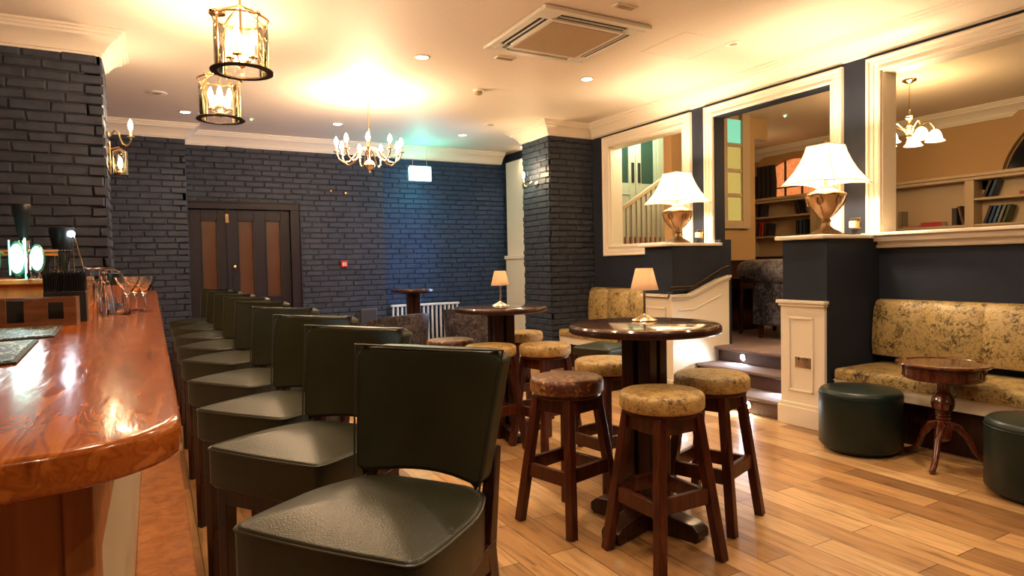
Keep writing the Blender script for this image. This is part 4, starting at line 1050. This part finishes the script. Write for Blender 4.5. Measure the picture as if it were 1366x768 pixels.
DOWNS = ((2.07, 5.23, 'ceiling downlight left of the air-conditioning cassette'), (3.742, 5.17, 'ceiling downlight right of the cassette, above the near opening'), (3.768, 8.106, 'ceiling downlight near the far cornice beyond the exit sign'),
         (.379, 8.144, 'ceiling downlight at the far left by the lanterns'), (2.06, 8.083, 'ceiling downlight between the chandelier and the far wall'), (5.0, 8.55, 'ceiling downlight in the far right corner past the brick column'))
for x, y, nm in DOWNS:
    disc_light('downlight', nm, 'downlight', (x, y, CZ), (pi, 0, 0), .05, DOWN, 'recessed ceiling downlights', WHITE)
    spot((x, y, CZ-.03), 24, (1, .74, .48), 130)
for x, y in ((2.0, 2.4), (3.7, 2.4), (.4, 1.6), (2.0, .2), (3.7, .2), (.3, -.8)):  # unseen downlights added to brighten the near part of the room
    disc_light('downlight', 'added fill downlight above the near part of the room, unseen and out of frame', 'downlight', (x, y, CZ), (pi, 0, 0), .042, DOWN, 'added unseen fill downlights', WHITE)
    spot((x, y, CZ-.03), 46, (1, .74, .48), 140)
sd1 = thing('smoke_detector', 'round smoke detector on the ceiling between the chandelier and the cassette', 'smoke detector', (2.963, 5.969, CZ))
part(MB().lathe([(.055, 0), (.055, -.012), (.045, -.018)], n=24), 'mount', WHITE, sd1); part(MB().lathe([(.042, -.018), (.040, -.04), (.024, -.05), (.001, -.052)], n=24), 'sensor', plain('sensor_tan', (.42, .30, .16), .4), sd1)
for x, y, r, nm in ((.10, 7.40, .09, 'round ceiling speaker left of the lanterns'), (3.823, 7.36, .09, 'round ceiling speaker by the brick column cornice'), (4.25, 3.82, .07, 'round ceiling speaker above the right openings')):
    t = thing('ceiling_speaker', nm, 'speaker', (x, y, CZ)); part(MB().lathe([(r, 0), (r, -.006), (r*.9, -.008)], n=28), 'rim', WHITE, t); part(MB().lathe([(r*.9, -.007), (.001, -.009)], n=28), 'speaker_grille', ACG, t)
for x, y, nm in ((2.72, 4.95, 'small oblong vent beside the lower left corner of the cassette'), (2.938, 3.60, 'faint oblong vent above the cassette near the top of the frame')):
    t = thing('ceiling_vent', nm, 'vent', (x, y, CZ)); part(MB().box(-.09, .09, -.035, .035, -.010, 0), 'vent_frame', WHITE, t, bev=.003)
    q = MB()
    for k in range(4): q.box(-.075, .075, -.026+.014*k, -.020+.014*k, -.013, -.009)
    part(q, 'vent_slats', ACG, t)
ht = thing('ceiling_hatch', 'flush square access hatch outlined in the ceiling right of the cassette', 'hatch', (3.95, 4.05, CZ)); q = MB(); ringbox(q, .262, .255, -.003, 0); part(q, 'hatch_frame', CORN, ht, bev=.002); part(MB().box(-.255, .255, -.255, .255, -.0015, 0), 'hatch_door', CEIL, ht)
gl = thing('emergency_light', 'tiny green emergency indicator in the upper room ceiling', 'light', (6.909, 5.408, 3.10)); part(MB().lathe([(.03, 0), (.028, -.01)], n=16), 'mount', WHITE, gl); part(MB().sphere((0, 0, -.014), .014), 'led', emis('green_led', (.1, 1, .35), 4), gl)
gl = thing('emergency_light', 'tiny greenish emergency indicator on the ceiling right of the lanterns', 'light', (1.077, 8.2, 3.10)); part(MB().lathe([(.03, 0), (.028, -.01)], n=16), 'mount', WHITE, gl); part(MB().sphere((0, 0, -.014), .012), 'led', emis('green_led_dim', (.3, 1, .35), 1.5), gl)

# candle arm helper
def candle(parent, p, h=.075, sc=1.0, cup=True, mat=BRASS):
    c = part(MB().lathe([(.010*sc, 0), (.032*sc, .006), (.030*sc, .012), (.012*sc, .014)], c=p, n=16), 'drip_cup', mat, parent)
    part(MB().lathe([(.011*sc, .01), (.011*sc, .01+h)], c=p, n=12), 'candle_tube', TUBE, c)
    part(MB().lathe([(.009*sc, .01+h), (.020*sc, .03+h), (.022*sc, .05+h), (.014*sc, .08+h), (.001, .100+h)], c=p, n=12), 'bulb', CANDLE, c)
    return c
CHB = plain('pale_polished_brass', (.90, .74, .50), .2, 1)
ch = thing('chandelier', 'brass candle chandelier with curved arms hanging before the back wall', 'chandelier', (1.99, 6.56, 2.285))
part(MB().lathe([(.001, 0), (.012, .01), (.008, .03), (.05, .055), (.062, .085), (.05, .115), (.018, .135), (.016, .17), (.034, .20), (.036, .24), (.016, .27), (.012, .33), (.018, .36), (.010, .38)], n=24), 'centre_stem', CHB, ch)
part(MB().tube([(0, 0, .37), (0, 0, .84)], .008, 8), 'suspension_rod', CHB, ch); part(MB().lathe([(.06, .845), (.055, .83), (.02, .815), (.01, .81)], n=24), 'ceiling_rose', CHB, ch)
for k in range(9):
    a = 2*pi*k/9+.2; d = Vector((cos(a), sin(a), 0)); pts = []
    for r_, z in ((.03, .22), (.07, .25), (.11, .235), (.15, .17), (.20, .115), (.255, .10), (.305, .135), (.325, .185), (.328, .20)): pts.append(d*r_+Vector((0, 0, z)))
    ar = part(MB().tube(pts, .009, 8), 'arm', CHB, ch)
    candle(ch, tuple(d*.328+Vector((0, 0, .20))), .06, 1)
point((1.99, 6.56, 2.74), 34, (1, .70, .43), .12); point((1.99, 6.56, 2.55), 26, (1, .70, .43), .25)

def lantern(label, loc):
    t = thing('glass_lantern', label, 'lantern', loc, 0, 'cylindrical glass lanterns over the bar'); R_ = .135; H_ = .275
    part(MB().lathe([(R_+.022, 0), (R_+.024, .004), (R_+.022, .008), (R_-.014, .008), (R_-.014, 0), (R_+.022, 0)], n=40, cap=False), 'bottom_ring', BRONZE, t)
    part(MB().lathe([(R_, .01), (R_, H_)], n=40, cap=False), 'glass_cylinder', GLASS, t)
    part(MB().lathe([(R_+.004, H_-.004), (R_+.010, H_), (R_+.004, H_+.004), (R_-.004, H_+.004), (R_-.004, H_-.004)], n=40, cap=False), 'top_ring', BRASS, t)
    for k in range(4):
        a = pi/2*k+.5; c, s = cos(a), sin(a)
        part(MB().tube([(c*(R_+.004), s*(R_+.004), .01), (c*(R_+.004), s*(R_+.004), H_)], .005, 8), 'upright_rod', BRASS, t)
        pts = [(c*R_, s*R_, H_), (c*(R_-.03), s*(R_-.03), H_+.025), (c*.07, s*.07, H_+.04), (c*.03, s*.03, H_+.06), (0, 0, H_+.075)]
        part(MB().tube(pts, .006, 8), 'crown_arm', BRASS, t); part(MB().sphere((c*(R_+.012), s*(R_+.012), H_), .014), 'side_knob', BRASS, t)
    st_ = part(MB().tube([(0, 0, .045), (0, 0, H_+.075)], .006, 8).lathe([(.001, .02), (.018, .03), (.026, .045), (.018, .06), (.008, .07)], n=16), 'centre_stem', BRASS, t)
    for k in range(4):
        a = pi/2*k+1.1; d = Vector((cos(a), sin(a), 0)); part(MB().tube([d*.008+Vector((0, 0, .055)), d*.03+Vector((0, 0, .045)), d*.06+Vector((0, 0, .07))], .004, 6), 'candle_arm', BRASS, st_)
        candle(t, tuple(d*.06+Vector((0, 0, .07))), .055, .8)
    part(MB().tube([(0, 0, H_+.075), (0, 0, 3.10-loc[2])], .006, 8), 'suspension_rod', BRASS, t); part(MB().lathe([(.06, 3.10-loc[2]), (.055, 3.085-loc[2]), (.01, 3.07-loc[2])], n=20), 'ceiling_rose', BRASS, t)
    return t
ln = lantern('cylindrical glass and brass lantern over the bar, nearest the camera', (.45, 3.70, 2.36))
dup(ln, (.45, 4.93, 2.36), radians(20), 'cylindrical glass and brass lantern over the bar, second from the camera')
for y in (3.70, 4.93): point((.45, y, 2.54), 36, (1, .70, .43), .06)
dup(ln, (.45, 2.47, 2.36), radians(40), 'added cylindrical glass lantern over the near end of the bar, unseen above the frame')
point((.45, 2.47, 2.54), 22, (1, .70, .43), .06)  # unseen lantern added for the light it throws

# wall lights
ws = thing('wall_light', 'brass candle wall light on the side of the left brick column', 'wall light', (-.275, 6.02, 2.40))
part(MB().lathe([(.03, 0), (.035, .008), (.02, .018), (.008, .025)], n=18), 'back_plate', BRASS, ws, rot=(0, radians(90), 0))
part(MB().tube([(.02, 0, .0), (.05, 0, .04), (.075, 0, .03), (.085, 0, -.02), (.10, 0, -.06), (.13, 0, -.075), (.155, 0, -.05), (.16, 0, -.01)], .007, 8), 'arm', BRASS, ws)
candle(ws, (.16, 0, -.01), .05, .85)
point((-.115, 6.02, 2.50), 12, (1, .72, .42), .03)
ws = thing('wall_lantern', 'small brass glass lantern fixed to the left brick column below the candle light', 'wall light', (-.275, 6.18, 2.13))
part(MB().box(0, .012, -.03, .03, -.02, .25), 'back_plate', BRASS, ws, bev=.003)
part(MB().lathe([(.055, -.02), (.055, -.01), (.04, -.01)], c=(.075, 0, 0), n=20, cap=False), 'bottom_ring', BRONZE, ws); part(MB().lathe([(.05, -.01), (.05, .17)], c=(.075, 0, 0), n=24, cap=False), 'glass_cylinder', GLASS, ws)
part(MB().lathe([(.055, .17), (.03, .185), (.01, .20)], c=(.075, 0, 0), n=20), 'top_cap', BRASS, ws); part(MB().tube([(.01, 0, .19), (.075, 0, .21)], .005, 6), 'arm', BRASS, ws)
for k in range(4): a = pi/2*k+.4; part(MB().tube([(.075+.052*cos(a), .052*sin(a), -.01), (.075+.052*cos(a), .052*sin(a), .17)], .003, 6), 'upright_rod', BRASS, ws)
candle(ws, (.075, 0, .0), .03, .8)
ws = thing('wall_light', 'brass candle wall light on the right brick column', 'wall light', (4.418, 7.25, 2.36))
part(MB().lathe([(.035, 0), (.04, .008), (.02, .02), (.008, .03)], n=18), 'back_plate', BRASS, ws, rot=(0, radians(-90), 0))
for s in (1,):
    part(MB().tube([(-.02, 0, 0), (-.06, s*.03, .03), (-.09, s*.06, -.01), (-.11, s*.08, -.03), (-.13, s*.10, -.01), (-.135, s*.105, .02)], .007, 8), 'arm', BRASS, ws)
    candle(ws, (-.135, s*.105, .02), .05, .85)
point((4.26, 7.25, 2.50), 9, (1, .7, .38), .04)

# upper-room chandelier with tulip glass shades
uc = thing('tulip_chandelier', 'brass ceiling light with frosted tulip glass shades in the upper room', 'chandelier', (6.75, 3.81, 2.50))
part(MB().lathe([(.001, -.02), (.014, 0), (.03, .02), (.022, .05), (.036, .08), (.05, .10), (.036, .13), (.014, .15), (.022, .19), (.045, .21), (.045, .225), (.01, .24)], n=20), 'centre_stem', BRASS, uc)
part(MB().tube([(0, 0, .23), (0, 0, .58)], .006, 8), 'suspension_rod', BRASS, uc); part(MB().lathe([(.07, .60), (.066, .585), (.02, .56), (.008, .555)], n=24), 'ceiling_rose', BRASS, uc)
for k in range(5):
    a = 2*pi*k/5+.35; d = Vector((cos(a), sin(a), 0))
    part(MB().tube([d*.03+Vector((0, 0, .06)), d*.08+Vector((0, 0, .11)), d*.14+Vector((0, 0, .15)), d*.18+Vector((0, 0, .15)), d*.21+Vector((0, 0, .11)), d*.22+Vector((0, 0, .08))], .007, 8), 'arm', BRASS, uc)
    part(MB().lathe([(.018, .08), (.042, .06), (.055, .025), (.062, -.01), (.085, -.038), (.082, -.038), (.058, -.008), (.037, .055), (.014, .072)], c=tuple(d*.222), n=20, flute=.06, cap=False), 'glass_shade', GSHADE, uc, ang=60)
point((6.75, 3.81, 2.42), 30, (1, .70, .36), .2); point((6.75, 3.81, 2.80), 8, (1, .70, .36), .1)
cu = thing('dark_curtain', 'dark curtain and dark frame at the left of the arched upper window', 'curtain', (8.74, 7.28, 2.30))
m = MB()
for k in range(5): m.tube([(0, -.22+.09*k, 0), (.01, -.22+.09*k, .25), (0, -.20+.085*k, .38 if k > 3 else .52)], .045, 8)
part(m, 'curtain_folds', plain('dark_curtain_cloth', (.02, .012, .012), .9), cu)
point((7.6, 6.6, 2.6), 3.5, (1, .68, .34), .2)
point((6.8, .8, 2.6), 20, (1, .70, .36), .2)

# ------------------------------------------------------------------ world, camera, colour management
w = bpy.data.worlds.new('World'); SC.world = w; w.use_nodes = True
w.node_tree.nodes['Background'].inputs[0].default_value = (.02, .03, .05, 1); w.node_tree.nodes['Background'].inputs[1].default_value = 1
cam = bpy.data.cameras.new('Camera'); co = bpy.data.objects.new('Camera', cam); COL.objects.link(co); SC.camera = co
F_, yaw, pit, rol = 862.92, .50604126, -.03654805, .02058049
fw = Vector((sin(yaw)*cos(pit), cos(yaw)*cos(pit), sin(pit))); r0 = Vector((cos(yaw), -sin(yaw), 0)); d0 = fw.cross(r0)
rr = r0*cos(rol)+d0*sin(rol); dd_ = -r0*sin(rol)+d0*cos(rol)
M4 = Matrix((( rr.x, -dd_.x, -fw.x, 0), (rr.y, -dd_.y, -fw.y, 0), (rr.z, -dd_.z, -fw.z, 1.32), (0, 0, 0, 1)))
co.matrix_world = M4
cam.sensor_fit = 'HORIZONTAL'; cam.sensor_width = 36; cam.lens = F_/1366*36; cam.clip_start = .02; cam.clip_end = 60
vs = SC.view_settings; vs.view_transform = 'Standard'; vs.look = 'None'; vs.gamma = 1; vs.use_curve_mapping = False; vs.exposure = 0.9
